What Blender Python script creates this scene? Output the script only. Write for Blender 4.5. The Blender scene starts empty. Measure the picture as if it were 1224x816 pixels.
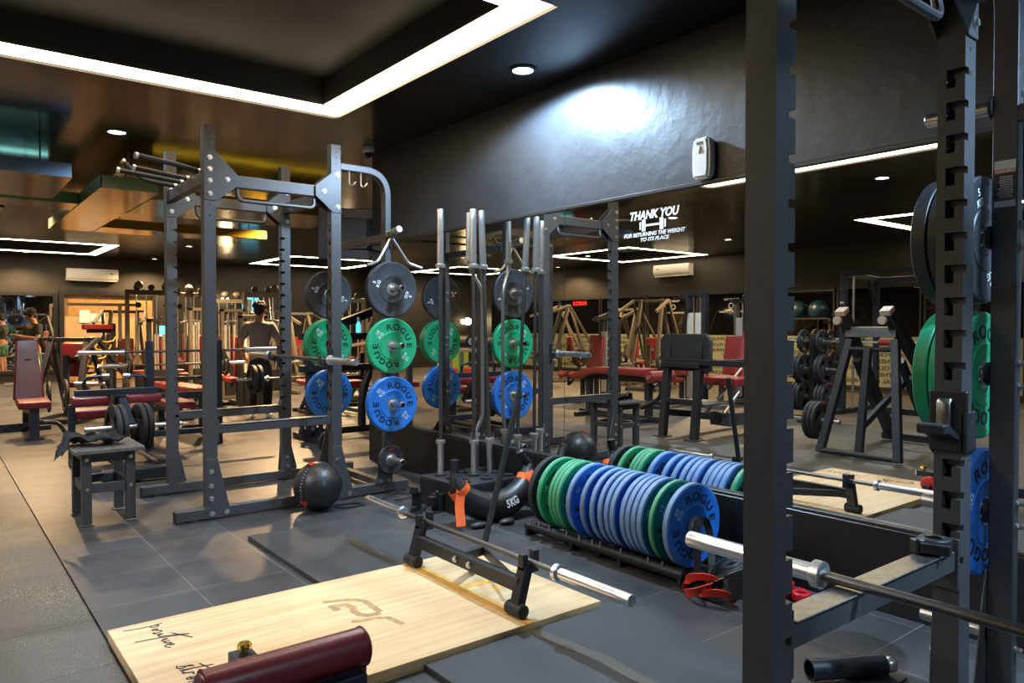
import bpy, bmesh, math, random
from mathutils import Vector, Matrix, Euler
random.seed(7)
PI = math.pi
COL = bpy.context.scene.collection
V = Vector

# ------------------------------------------------------------------ materials
def mk(name, col, rough=0.5, metal=0.0, var=0.0, scale=20.0, bump=0.0, bscale=80.0, coat=0.0, emit=None, estr=0.0, spec=None):
    m = bpy.data.materials.new(name); m.use_nodes = True
    nt = m.node_tree; N = nt.nodes; L = nt.links
    b = N['Principled BSDF']
    b.inputs['Base Color'].default_value = (*col, 1)
    b.inputs['Roughness'].default_value = rough
    b.inputs['Metallic'].default_value = metal
    if spec is not None: b.inputs['Specular IOR Level'].default_value = spec
    if coat: b.inputs['Coat Weight'].default_value = coat; b.inputs['Coat Roughness'].default_value = 0.15
    if emit: b.inputs['Emission Color'].default_value = (*emit, 1); b.inputs['Emission Strength'].default_value = estr
    if var or bump:
        tc = N.new('ShaderNodeTexCoord')
    if var:
        n = N.new('ShaderNodeTexNoise'); n.inputs['Scale'].default_value = scale; n.inputs['Detail'].default_value = 5
        L.new(tc.outputs['Object'], n.inputs['Vector'])
        r = N.new('ShaderNodeValToRGB')
        r.color_ramp.elements[0].position = 0.3; r.color_ramp.elements[1].position = 0.7
        r.color_ramp.elements[0].color = (*[c * (1 - var) for c in col], 1)
        r.color_ramp.elements[1].color = (*[min(1, c * (1 + var)) for c in col], 1)
        L.new(n.outputs['Fac'], r.inputs['Fac']); L.new(r.outputs['Color'], b.inputs['Base Color'])
        mr = N.new('ShaderNodeMapRange'); mr.inputs['To Min'].default_value = max(0.02, rough - 0.08); mr.inputs['To Max'].default_value = min(1, rough + 0.08)
        L.new(n.outputs['Fac'], mr.inputs['Value']); L.new(mr.outputs['Result'], b.inputs['Roughness'])
    if bump:
        n2 = N.new('ShaderNodeTexNoise'); n2.inputs['Scale'].default_value = bscale; n2.inputs['Detail'].default_value = 4
        L.new(tc.outputs['Object'], n2.inputs['Vector'])
        bp = N.new('ShaderNodeBump'); bp.inputs['Strength'].default_value = bump; bp.inputs['Distance'].default_value = 0.01
        L.new(n2.outputs['Fac'], bp.inputs['Height']); L.new(bp.outputs['Normal'], b.inputs['Normal'])
    return m

def floor_mat(name, c1, c2, mortar, bw, rh, ms, ox, oy, rough, speck=None):
    m = bpy.data.materials.new(name); m.use_nodes = True
    nt = m.node_tree; N = nt.nodes; L = nt.links; b = N['Principled BSDF']
    tc = N.new('ShaderNodeTexCoord'); mp = N.new('ShaderNodeMapping'); mp.inputs['Location'].default_value = (-ox, -oy, 0)
    L.new(tc.outputs['Object'], mp.inputs['Vector'])
    br = N.new('ShaderNodeTexBrick'); br.offset = 0; br.squash = 1
    br.inputs['Scale'].default_value = 1; br.inputs['Brick Width'].default_value = bw; br.inputs['Row Height'].default_value = rh
    br.inputs['Mortar Size'].default_value = ms; br.inputs['Mortar Smooth'].default_value = 0.2
    br.inputs['Color1'].default_value = (*c1, 1); br.inputs['Color2'].default_value = (*c2, 1); br.inputs['Mortar'].default_value = (*mortar, 1)
    L.new(mp.outputs['Vector'], br.inputs['Vector'])
    n = N.new('ShaderNodeTexNoise'); n.inputs['Scale'].default_value = 2.2; n.inputs['Detail'].default_value = 8; n.inputs['Roughness'].default_value = 0.65
    L.new(tc.outputs['Object'], n.inputs['Vector'])
    mr = N.new('ShaderNodeMapRange'); mr.inputs['From Min'].default_value = 0.3; mr.inputs['From Max'].default_value = 0.7
    mr.inputs['To Min'].default_value = 0.75; mr.inputs['To Max'].default_value = 1.3
    L.new(n.outputs['Fac'], mr.inputs['Value'])
    mx = N.new('ShaderNodeMix'); mx.data_type = 'RGBA'; mx.blend_type = 'MULTIPLY'; mx.inputs['Factor'].default_value = 1
    L.new(br.outputs['Color'], mx.inputs['A']); L.new(mr.outputs['Result'], mx.inputs['B'])
    out = mx.outputs['Result']
    if speck:
        vo = N.new('ShaderNodeTexVoronoi'); vo.inputs['Scale'].default_value = 95; vo.inputs['Randomness'].default_value = 1
        L.new(tc.outputs['Object'], vo.inputs['Vector'])
        n3 = N.new('ShaderNodeTexNoise'); n3.inputs['Scale'].default_value = 1.3; L.new(tc.outputs['Object'], n3.inputs['Vector'])
        th = N.new('ShaderNodeMapRange'); th.inputs['From Min'].default_value = 0.35; th.inputs['From Max'].default_value = 0.7
        th.inputs['To Min'].default_value = 0.08; th.inputs['To Max'].default_value = 0.3
        L.new(n3.outputs['Fac'], th.inputs['Value'])
        lt = N.new('ShaderNodeMath'); lt.operation = 'LESS_THAN'; L.new(vo.outputs['Distance'], lt.inputs[0]); L.new(th.outputs['Result'], lt.inputs[1])
        m2 = N.new('ShaderNodeMix'); m2.data_type = 'RGBA'; m2.inputs['B'].default_value = (*speck, 1)
        L.new(lt.outputs[0], m2.inputs['Factor']); L.new(out, m2.inputs['A']); out = m2.outputs['Result']
    L.new(out, b.inputs['Base Color'])
    rr = N.new('ShaderNodeMapRange'); rr.inputs['From Min'].default_value = 0.3; rr.inputs['From Max'].default_value = 0.7
    rr.inputs['To Min'].default_value = rough - 0.1; rr.inputs['To Max'].default_value = rough + 0.1
    L.new(n.outputs['Fac'], rr.inputs['Value']); L.new(rr.outputs['Result'], b.inputs['Roughness'])
    n2 = N.new('ShaderNodeTexNoise'); n2.inputs['Scale'].default_value = 220; L.new(tc.outputs['Object'], n2.inputs['Vector'])
    bp = N.new('ShaderNodeBump'); bp.inputs['Strength'].default_value = 0.25; bp.inputs['Distance'].default_value = 0.004
    L.new(n2.outputs['Fac'], bp.inputs['Height']); L.new(bp.outputs['Normal'], b.inputs['Normal'])
    return m

def wood_mat(name, c1, c2, sx, sy, rough=0.45, plank=None):
    m = bpy.data.materials.new(name); m.use_nodes = True
    nt = m.node_tree; N = nt.nodes; L = nt.links; b = N['Principled BSDF']
    tc = N.new('ShaderNodeTexCoord'); mp = N.new('ShaderNodeMapping'); mp.inputs['Scale'].default_value = (sx, sy, 1)
    L.new(tc.outputs['Object'], mp.inputs['Vector'])
    n = N.new('ShaderNodeTexNoise'); n.inputs['Scale'].default_value = 4; n.inputs['Detail'].default_value = 6; n.inputs['Distortion'].default_value = 0.4
    L.new(mp.outputs['Vector'], n.inputs['Vector'])
    r = N.new('ShaderNodeValToRGB'); r.color_ramp.elements[0].position = 0.32; r.color_ramp.elements[1].position = 0.62
    r.color_ramp.elements[0].color = (*c1, 1); r.color_ramp.elements[1].color = (*c2, 1)
    L.new(n.outputs['Fac'], r.inputs['Fac']); out = r.outputs['Color']
    if plank:
        br = N.new('ShaderNodeTexBrick'); br.offset = 0.37; br.inputs['Scale'].default_value = 1
        br.inputs['Brick Width'].default_value = plank[0]; br.inputs['Row Height'].default_value = plank[1]
        br.inputs['Mortar Size'].default_value = 0.0006; br.inputs['Color1'].default_value = (1, 1, 1, 1); br.inputs['Color2'].default_value = (.86, .82, .76, 1)
        br.inputs['Mortar'].default_value = (.8, .72, .6, 1)
        L.new(tc.outputs['Object'], br.inputs['Vector'])
        mx = N.new('ShaderNodeMix'); mx.data_type = 'RGBA'; mx.blend_type = 'MULTIPLY'; mx.inputs['Factor'].default_value = 0.8
        L.new(out, mx.inputs['A']); L.new(br.outputs['Color'], mx.inputs['B']); out = mx.outputs['Result']
        vo = N.new('ShaderNodeTexVoronoi'); vo.inputs['Scale'].default_value = 9; mp2 = N.new('ShaderNodeMapping'); mp2.inputs['Scale'].default_value = (0.5, 1.5, 1)
        L.new(tc.outputs['Object'], mp2.inputs['Vector']); L.new(mp2.outputs['Vector'], vo.inputs['Vector'])
        lt = N.new('ShaderNodeMapRange'); lt.inputs['From Min'].default_value = 0.0; lt.inputs['From Max'].default_value = 0.09; lt.inputs['To Min'].default_value = 0.55; lt.inputs['To Max'].default_value = 0
        L.new(vo.outputs['Distance'], lt.inputs['Value'])
        m3 = N.new('ShaderNodeMix'); m3.data_type = 'RGBA'; m3.inputs['B'].default_value = (.62, .34, .1, 1)
        L.new(lt.outputs['Result'], m3.inputs['Factor']); L.new(out, m3.inputs['A']); out = m3.outputs['Result']
    L.new(out, b.inputs['Base Color']); b.inputs['Roughness'].default_value = rough
    return m

M = dict(
    steel=mk('graphite_powder_coat', (.066, .064, .066), .42, .3, .12, 60, .06, 500),
    black=mk('black_powder_coat', (.014, .0145, .017), .45, .1, .15, 40, .05, 400),
    navy=mk('dark_navy_powder_coat', (.018, .022, .032), .4, .2, .12, 40),
    grey_frame=mk('taupe_powder_coat', (.11, .10, .08), .45, .2, .12, 40),
    rubber=mk('black_rubber', (.013, .013, .014), .6, 0, .2, 30, .1, 300),
    matrub=mk('mat_rubber', (.034, .033, .034), .62, 0, .25, 5, .3, 260),
    platerub=mk('charcoal_bumper_rubber', (.022, .023, .027), .5, 0, .15, 25, .04, 200),
    chrome=mk('chrome', (.88, .88, .89), .285, 1),
    satin=mk('satin_steel', (.60, .59, .57), .3, 1),
    bare=mk('worn_bare_steel', (.30, .285, .26), .36, 1, .2, 50),
    shaft=mk('dark_bar_steel', (.17, .165, .16), .36, 1, .15, 200),
    green=mk('green_bumper_rubber', (.008, .27, .115), .42, 0, .1, 12, .03, 200),
    blue=mk('blue_bumper_rubber', (.014, .135, .47), .42, 0, .1, 12, .03, 200),
    blue2=mk('pale_worn_blue_rubber', (.05, .17, .42), .5, 0, .12, 12, .03, 200),
    bluerim=mk('worn_pale_blue_rim', (.15, .25, .44), .6, 0, .15, 14, .06, 200), greenrim=mk('worn_pale_green_rim', (.07, .30, .15), .55, 0, .15, 14, .06, 200),
    tancap=mk('tan_end_cap', (.36, .27, .19), .5),
    ink=mk('black_print', (.006, .006, .008), .5),
    white=mk('white_print', (.75, .75, .74), .5),
    palegrey=mk('pale_grey_print', (.55, .58, .6), .5),
    red=mk('red_vinyl', (.15, .010, .016), .38, 0, .12, 8, .05, 150, .25),
    redbright=mk('bright_red_vinyl', (.24, .022, .02), .4, 0, .1, 8, .05, 150, .2),
    redplastic=mk('red_plastic', (.5, .012, .02), .35),
    redcloth=mk('red_webbing', (.62, .03, .015), .7, 0, .1, 60, .1, 600),
    orange=mk('orange_webbing', (.85, .13, .02), .6, 0, .08, 60, .1, 600),
    leather=mk('black_leather', (.014, .014, .015), .38, 0, .15, 30, .15, 90),
    gold=mk('brass_knob', (.8, .5, .08), .25, 1),
    yellow=mk('yellow_paint', (.75, .5, .01), .45),
    wall=mk('black_plaster_wall', (.030, .031, .034), .42, 0, .12, 4, .42, 12),
    ceil=mk('black_gloss_ceiling', (.0055, .005, .005), .17, 0, .15, 2, .15, 5),
    ceil2=mk('recess_black_paint', (.006, .0055, .005), .5, 0, .15, 2, .1, 5),
    wallback=mk('charcoal_wall', (.020, .0175, .014), .6, 0, .12, 3, .15, 8),
    ledge=mk('black_ledge_paint', (.006, .006, .0065), .35, 0, .2, 10, .1, 40),
    trim=mk('black_trim', (.02, .018, .016), .4),
    mirror=mk('mirror_silver', (.80, .81, .79), .0, 1),
    darkglass=mk('dark_window_glass', (.004, .004, .005), .03, 0, spec=.6),
    film=mk('frosted_film', (.20, .215, .14), .6, 0, .06, 3),
    wood=wood_mat('bamboo_board', (.70, .46, .23), (.80, .58, .33), .4, 7, .42, (.9, .028)),
    woodedge=wood_mat('bamboo_edge', (.42, .28, .11), (.58, .42, .2), 3, 3, .55),
    woodwall=wood_mat('wood_wall_panel', (.30, .15, .05), (.42, .24, .09), 8, .6, .5),
    burn=mk('burnt_mark', (.42, .25, .1), .6, 0, .35, 30),
    tape=mk('amber_residue', (.80, .42, .09), .4, 0, .2, 14),
    stain=mk('brown_residue', (.055, .043, .03), .45, 0, .25, 12),
    frosted=mk('tan_frosted_glass', (.50, .34, .17), .4, 0, .05, 2),
    plastic=mk('white_plastic', (.72, .71, .68), .35),
    cream=mk('cream_plastic', (.55, .53, .46), .4),
    slab=mk('bronze_mirror_slab', (.20, .155, .11), .16, .9, .2, 5, .05, 6),
    slabbluelight=mk('painted_blue_edge_light', (.03, .08, .14), .35),  # LED light falling on the slab sides is put into these edge colours
    slabgreenlight=mk('painted_green_edge_light', (.10, .14, .02), .35),
    slabyellowlight=mk('painted_olive_edge_light', (.28, .19, .01), .35),
    skin=mk('skin', (.45, .23, .14), .55), hair=mk('dark_hair', (.02, .013, .009), .7, 0, .3, 90, .4, 200),
    shirt=mk('charcoal_shirt', (.03, .029, .028), .85), greyshirt=mk('grey_shirt', (.22, .215, .22), .85),
    shorts=mk('green_print_shorts', (.03, .12, .07), .85, 0, .6, 40), trousers=mk('black_trousers', (.012, .012, .014), .85),
    towel=mk('charcoal_towel', (.05, .055, .065), .95, 0, .25, 60, .5, 300),
    diamond=mk('diamond_plate_steel', (.20, .19, .18), .42, .7, .2, 30),
    silverpaint=mk('silver_shroud', (.42, .40, .36), .4, .3),
    limebox=mk('lime_plyo_box', (.35, .5, .06), .6), redbox=mk('red_plyo_box', (.5, .03, .03), .6),
    greenband=mk('green_band', (.02, .22, .12), .6), purpleband=mk('purple_band', (.12, .03, .22), .6), bandgrey=mk('grey_band', (.08, .11, .12), .6),
    teal=mk('swiss_ball_teal', (.003, .022, .04), .35),
    ledwarm=mk('warm_led', (1, .85, .6), .5, emit=(1, .80, .52), estr=17),
    ledcool=mk('cool_lamp', (1, 1, 1), .5, emit=(.75, .88, 1), estr=60),
    lampwarm=mk('warm_lamp', (1, .8, .5), .5, emit=(1, .74, .38), estr=22),
    ledteal=mk('teal_led', (.2, 1, .9), .5, emit=(.35, .95, .9), estr=7),
    ledyellow=mk('yellow_led', (1, .7, 0), .5, emit=(1, .62, .03), estr=7),
    screen=mk('cyan_glow', (.1, .6, .8), .4, emit=(.1, .55, .85), estr=1.5),
    redsign=mk('red_sign', (.8, .02, .02), .4, emit=(1, .03, .02), estr=1.0),
    floor=floor_mat('rubber_tile_floor', (.036, .036, .038), (.047, .045, .045), (.15, .145, .14), .48, .506, .0028, .60, -.04, .42),
    floorleft=floor_mat('speckled_rubber_floor', (.058, .052, .045), (.072, .065, .056), (.012, .012, .012), 1.0, .55, .003, -.40, .02, .5, speck=(.42, .34, .15)),
)

# ------------------------------------------------------------------ mesh helpers
def nb(): return bmesh.new()
def face(bm, vs):
    try: return bm.faces.new(vs)
    except ValueError: return None
def box(bm, x0, x1, y0, y1, z0, z1):
    x0, x1 = sorted((x0, x1)); y0, y1 = sorted((y0, y1)); z0, z1 = sorted((z0, z1))
    v = [bm.verts.new((x, y, z)) for x in (x0, x1) for y in (y0, y1) for z in (z0, z1)]
    for q in ((0, 1, 3, 2), (4, 6, 7, 5), (0, 4, 5, 1), (2, 3, 7, 6), (0, 2, 6, 4), (1, 5, 7, 3)): face(bm, [v[i] for i in q])
    return bm
def cbox(bm, c, s): return box(bm, c[0]-s[0]/2, c[0]+s[0]/2, c[1]-s[1]/2, c[1]+s[1]/2, c[2]-s[2]/2, c[2]+s[2]/2)
def basis(d, up=(0, 0, 1)):
    d = V(d).normalized(); u = V(up)
    if abs(d.dot(u)) > .98: u = V((1, 0, 0)) if abs(d.x) < .9 else V((0, 1, 0))
    s = d.cross(u).normalized(); return d, s, s.cross(d).normalized()
def beam(bm, p0, p1, w, h, up=(0, 0, 1)):
    p0, p1 = V(p0), V(p1); d, s, u = basis(p1 - p0, up)
    ring = lambda p: [bm.verts.new(p + s*a*w/2 + u*b*h/2) for a, b in ((-1, -1), (1, -1), (1, 1), (-1, 1))]
    a, b = ring(p0), ring(p1)
    face(bm, a[::-1]); face(bm, b)
    for i in range(4): face(bm, [a[i], a[(i+1) % 4], b[(i+1) % 4], b[i]])
    return bm
def cyl(bm, p0, p1, r, r1=None, n=16):
    p0, p1 = V(p0), V(p1); r1 = r if r1 is None else r1; d, s, u = basis(p1 - p0)
    ring = lambda p, q: [bm.verts.new(p + (s*math.cos(2*PI*i/n) + u*math.sin(2*PI*i/n))*q) for i in range(n)]
    a, b = ring(p0, r), ring(p1, r1)
    face(bm, a[::-1]); face(bm, b)
    for i in range(n): face(bm, [a[i], a[(i+1) % n], b[(i+1) % n], b[i]])
    return bm
def fillet(pts, rad, n=5):
    pts = [V(p) for p in pts]; out = [pts[0]]
    for i in range(1, len(pts)-1):
        a, b, c = pts[i-1], pts[i], pts[i+1]
        d1, d2 = (a-b), (c-b); k = min(rad, d1.length*.49, d2.length*.49)
        q0, q1 = b + d1.normalized()*k, b + d2.normalized()*k
        for j in range(n+1):
            t = j/n; out.append(q0*(1-t)**2 + b*2*t*(1-t) + q1*t*t)
    out.append(pts[-1]); return out
def tube(bm, pts, r, n=8, w=None, h=None, up=None, closed=False):
    """round tube of radius r, or a flat strap/rect section w x h, along a path"""
    pts = [V(p) for p in pts]; m = len(pts); rings = []; u = None
    rr = r if isinstance(r, (list, tuple)) else [r]*m
    for i, p in enumerate(pts):
        a = pts[(i-1) % m] if (i or closed) else pts[0]; b = pts[(i+1) % m] if (i < m-1 or closed) else pts[-1]
        d = (b-a).normalized()
        if up is not None: _, s, uu = basis(d, up)
        elif u is None: _, s, uu = basis(d)
        else:
            s = d.cross(u)
            if s.length < 1e-5: _, s, uu = basis(d)
            else: s.normalize(); uu = s.cross(d).normalized()
        u = uu
        if w: rings.append([bm.verts.new(p + s*x*w/2 + uu*y*h/2) for x, y in ((-1, -1), (1, -1), (1, 1), (-1, 1))])
        else: rings.append([bm.verts.new(p + (s*math.cos(2*PI*k/n) + uu*math.sin(2*PI*k/n))*rr[i]) for k in range(n)])
    k = 4 if w else n
    for i in range(m if closed else m-1):
        a, b = rings[i], rings[(i+1) % m]
        for j in range(k): face(bm, [a[j], a[(j+1) % k], b[(j+1) % k], b[j]])
    if not closed: face(bm, rings[0][::-1]); face(bm, rings[-1])
    return bm
def lathe(bm, prof, n=48, mat=Matrix.Identity(4), closed=False):
    """prof: (radius, height) about local Z"""
    rings = []
    for r, h in prof:
        if r < 1e-6: rings.append([bm.verts.new(mat @ V((0, 0, h)))])
        else: rings.append([bm.verts.new(mat @ V((r*math.cos(2*PI*i/n), r*math.sin(2*PI*i/n), h))) for i in range(n)])
    m = len(rings)
    for i in range(m if closed else m-1):
        a, b = rings[i], rings[(i+1) % m]
        for j in range(n):
            j2 = (j+1) % n
            if len(a) == 1 and len(b) == 1: continue
            if len(a) == 1: face(bm, [a[0], b[j], b[j2]])
            elif len(b) == 1: face(bm, [a[j], b[0], a[j2]])
            else: face(bm, [a[j], b[j], b[j2], a[j2]])
    return bm
ROTY = Matrix(((1, 0, 0, 0), (0, 0, -1, 0), (0, 1, 0, 0), (0, 0, 0, 1)))   # local z -> -Y
AX = {'x': Matrix.Rotation(PI/2, 4, 'Y'), 'y': Matrix.Rotation(-PI/2, 4, 'X'), 'z': Matrix.Identity(4)}
def prism(bm, pts, axis, a0, a1):
    """extrude a 2D outline: axis 'y' -> pts are (x,z); 'x' -> (y,z); 'z' -> (x,y)"""
    f = {'y': lambda p, a: (p[0], a, p[1]), 'x': lambda p, a: (a, p[0], p[1]), 'z': lambda p, a: (p[0], p[1], a)}[axis]
    A = [bm.verts.new(f(p, a0)) for p in pts]; B = [bm.verts.new(f(p, a1)) for p in pts]; n = len(pts)
    face(bm, A[::-1]); face(bm, B)
    for i in range(n): face(bm, [A[i], A[(i+1) % n], B[(i+1) % n], B[i]])
    return bm
def sphere(bm, c, r, sc=(1, 1, 1), n=24, m=14):
    prof = [(r*math.sin(PI*i/m), -r*math.cos(PI*i/m)) for i in range(m+1)]
    prof[0] = (0, -r); prof[-1] = (0, r)
    return lathe(bm, prof, n, Matrix.Translation(c) @ Matrix.Diagonal((*sc, 1)))
def pad(bm, x0, x1, y0, y1, z0, z1, r=.025):
    """upholstered pad with rounded edges"""
    t = bmesh.new(); box(t, x0, x1, y0, y1, z0, z1)
    bmesh.ops.bevel(t, geom=list(t.edges), offset=min(r, abs(z1-z0)*.45, abs(x1-x0)*.45, abs(y1-y0)*.45), segments=3, profile=.6, affect='EDGES')
    me = bpy.data.meshes.new('t'); t.to_mesh(me); t.free(); bm.from_mesh(me); bpy.data.meshes.remove(me); return bm
def xf(bm, mat, start=0):
    bm.verts.ensure_lookup_table(); bmesh.ops.transform(bm, matrix=mat, verts=bm.verts[start:]); return bm
def obj(name, bm, mat, parent=None, bevel=0.0, world=False, smooth=True, ang=.6, seg=1):
    bmesh.ops.recalc_face_normals(bm, faces=bm.faces)
    if bevel:
        es = [e for e in bm.edges if len(e.link_faces) == 2 and e.calc_face_angle(0) > .5]
        bmesh.ops.bevel(bm, geom=es, offset=bevel, segments=seg, affect='EDGES', clamp_overlap=True)
    if world and parent is not None:
        inv = Matrix.LocRotScale(parent_loc(parent), None, None).inverted()
        bmesh.ops.transform(bm, matrix=inv, verts=bm.verts)
    for f in bm.faces: f.smooth = smooth
    for e in bm.edges:
        if len(e.link_faces) == 2 and e.calc_face_angle(0) > ang: e.smooth = False
    me = bpy.data.meshes.new(name); bm.to_mesh(me); bm.free()
    me.materials.append(M[mat] if isinstance(mat, str) else mat)
    o = bpy.data.objects.new(name, me); COL.objects.link(o)
    if parent is not None: o.parent = parent
    return o
def parent_loc(p):
    l = V((0, 0, 0))
    while p is not None: l = l + V(p.location); p = p.parent
    return l
def tag(o, label, cat, group=None, kind=None):
    o['label'] = label; o['category'] = cat
    if group: o['group'] = group
    if kind: o['kind'] = kind
    return o
def thing(name, label, cat, loc=(0, 0, 0), rot=(0, 0, 0), group=None):
    o = bpy.data.objects.new(name, None); o.empty_display_size = .1; COL.objects.link(o)
    o.location = loc; o.rotation_euler = rot if isinstance(rot, (tuple, list, Euler)) else (0, 0, rot)
    return tag(o, label, cat, group)
def wobj(name, bm, mat, parent, bevel=0.0, **k): return obj(name, bm, mat, parent, bevel, world=True, **k)
def dup(root, loc, rot=None, label=None, group=None):
    def cp(o, par):
        c = o.copy(); COL.objects.link(c); c.parent = par
        for ch in list(o.children): cp(ch, c)
        return c
    r = cp(root, None); r.location = loc
    if rot is not None: r.rotation_euler = rot
    if label: r['label'] = label
    if group: r['group'] = group
    return r
def struct(name, bm, mat, **k):
    o = obj(name, bm, mat, **k); o['kind'] = 'structure'; return o
def txt(body, size, extrude=.002, bold=.0, shear=0.0, sx=1.0, align='CENTER', spacing=1.0):
    cu = bpy.data.curves.new('t', 'FONT'); cu.body = body; cu.size = size; cu.extrude = extrude; cu.offset = bold; cu.shear = shear
    cu.align_x = align; cu.align_y = 'CENTER'; cu.resolution_u = 3; cu.space_character = spacing
    o = bpy.data.objects.new('t', cu); COL.objects.link(o)
    dg = bpy.context.evaluated_depsgraph_get(); me = bpy.data.meshes.new_from_object(o.evaluated_get(dg))
    bpy.data.objects.remove(o); bpy.data.curves.remove(cu)
    me.transform(Matrix.Diagonal((sx, 1, 1, 1))); return me
def add_me(bm, me, mat): me2 = me.copy(); me2.transform(mat); bm.from_mesh(me2); bpy.data.meshes.remove(me2)
_tc = {}
def tcache(*a, **k):
    key = (a, tuple(sorted(k.items())))
    if key not in _tc: _tc[key] = txt(*a, **k)
    return _tc[key]
FACE_NX = Matrix(((0, 0, -1, 0), (-1, 0, 0, 0), (0, 1, 0, 0), (0, 0, 0, 1)))   # text x -> -Y, y -> Z, normal -> -X
FACE_PX = Matrix(((0, 0, 1, 0), (1, 0, 0, 0), (0, 1, 0, 0), (0, 0, 0, 1)))     # text x -> +Y, normal +X
FACE_NY = Matrix(((1, 0, 0, 0), (0, 0, -1, 0), (0, 1, 0, 0), (0, 0, 0, 1)))    # text x -> +X, normal -Y
T = Matrix.Translation
# ------------------------------------------------------------------ room shell
XL, XR, YF, YB, H = -8.0, 12.0, -3.0, 21.5, 3.1
WX, WY = 3.6, 6.86
struct('floor', box(nb(), .606, XR, YF, YB, -.06, 0), 'floor')
struct('floor_left', box(nb(), XL, .594, YF, YB, -.06, 0), 'floorleft')
struct('trim_1', box(nb(), .594, .606, YF, YB, -.06, -.012), 'ink')
struct('wall_right', box(nb(), WX, XR, YF, WY, 0, H), 'wall')
struct('baseboard_right', box(nb(), 3.55, WX-.001, YF, WY-.002, 0, .40), 'ledge', bevel=.004)
struct('trim_2', box(nb(), WX-.03, WX-.001, YF, WY-.002, 2.18, 2.205), 'trim', bevel=.004)
struct('trim_3', box(nb(), WX-.045, WX-.001, YF, WY-.002, .401, .418), 'trim', bevel=.003)
struct('wall_front', box(nb(), XL, WX, YF-.2, YF, 0, H), 'wall')
struct('wall_back', box(nb(), XL, XR, YB, YB+.2, 0, H), 'wallback')
struct('wall_side', box(nb(), XR, XR+.2, WY, YB, 0, H), 'wallback')
b = nb(); box(b, XL-.2, XL, YF, YB, 2.2, H); box(b, XL-.2, XL, YF, 2.9, 0, 2.2); box(b, XL-.2, XL, 20.4, YB, 0, 2.2); box(b, XL-.2, XL, 2.9, 20.4, 0, .08)
struct('wall_left', b, 'wallback')
struct('wall_backdrop_left', box(nb(), XL-1.6, XL-1.5, YF, YB, 0, H), 'ink')

COVES = [(-.65, 2.74, 3.07, 5.86, .21), (-7.7, -4.75, 3.2, 6.12, .2), (-7.7, -4.9, 11.2, 14.0, .16), (.35, 3.3, 17.75, 20.5, .2),
         (7.03, 9.95, 17.7, 20.6, .2), (-7.6, -4.9, 17.8, 20.5, .2), (7.03, 9.95, 10.6, 13.4, .2)]  # last frame is added out of view to light the far area
b = nb()
xs = sorted({XL, XR} | {c[0] for c in COVES} | {c[1] for c in COVES}); ys = sorted({YF, YB} | {c[2] for c in COVES} | {c[3] for c in COVES})
for i in range(len(xs)-1):
    for j in range(len(ys)-1):
        mx, my = (xs[i]+xs[i+1])/2, (ys[j]+ys[j+1])/2
        if any(c[0] < mx < c[1] and c[2] < my < c[3] for c in COVES): continue
        face(b, [b.verts.new(p) for p in ((xs[i], ys[j], H), (xs[i], ys[j+1], H), (xs[i+1], ys[j+1], H), (xs[i+1], ys[j], H))])
bmesh.ops.remove_doubles(b, verts=b.verts, dist=1e-4)
me_ceil = struct('ceiling', b, 'ceil', smooth=False)
b = nb()
for c in COVES:
    lip = .030 if c is COVES[0] else .008  # deeper lip on the main frame is added to darken the upper wall
    for d, za, zb in ((0, H, H+lip), (c[4], H+lip, H+.24)):
        x0, x1, y0, y1 = c[0]+d, c[1]-d, c[2]+d, c[3]-d
        q = [(x0, y0), (x1, y0), (x1, y1), (x0, y1)]
        for i in range(4):
            a, e = q[i], q[(i+1) % 4]
            face(b, [b.verts.new(p) for p in ((*a, za), (*e, za), (*e, zb), (*a, zb))])
    face(b, [b.verts.new((*p, H+.24)) for p in q])
    o0 = [(c[0], c[2]), (c[1], c[2]), (c[1], c[3]), (c[0], c[3])]
    for i in range(4): face(b, [b.verts.new((*p, H+lip)) for p in (o0[i], o0[(i+1) % 4], q[(i+1) % 4], q[i])])
bmesh.ops.remove_doubles(b, verts=b.verts, dist=1e-4)
struct('ceiling_recess', b, 'ceil2', smooth=False)
# slab over everything so that no light leaks in
struct('light_block_slab', box(nb(), XL-1.7, XR+.2, YF-.2, YB+.2, H+.3, H+.4), 'ink')
CL = ['large square warm ceiling light frame above the lifting platform', 'warm square ceiling light frame near the left windows, beside the plate racks',
      'warm square ceiling light frame over the lever row machines', 'warm square ceiling light frame by the far wall above the reading person',
      'warm square ceiling light frame in the far right corner of the gym', 'warm square ceiling light frame in the far left corner by the windows',
      'added unseen ceiling light frame in the right wing, lighting the far area']
for c, l in zip(COVES, CL):
    x0, x1, y0, y1, w = c; b = nb()
    x0, x1, y0, y1 = x0+.004, x1-.004, y0+.004, y1-.004
    for a in ((x0, x1, y0, y0+w), (x0, x1, y1-w, y1), (x0, x0+w, y0+w, y1-w), (x1-w, x1, y0+w, y1-w)): box(b, *a, H+(.019 if c is COVES[0] else .0005), H+(.027 if c is COVES[0] else .0065))
    tag(obj('ceiling_light_frame', b, 'ledwarm', smooth=False), l, 'ceiling light', 'square light frames on the ceiling')

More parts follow.
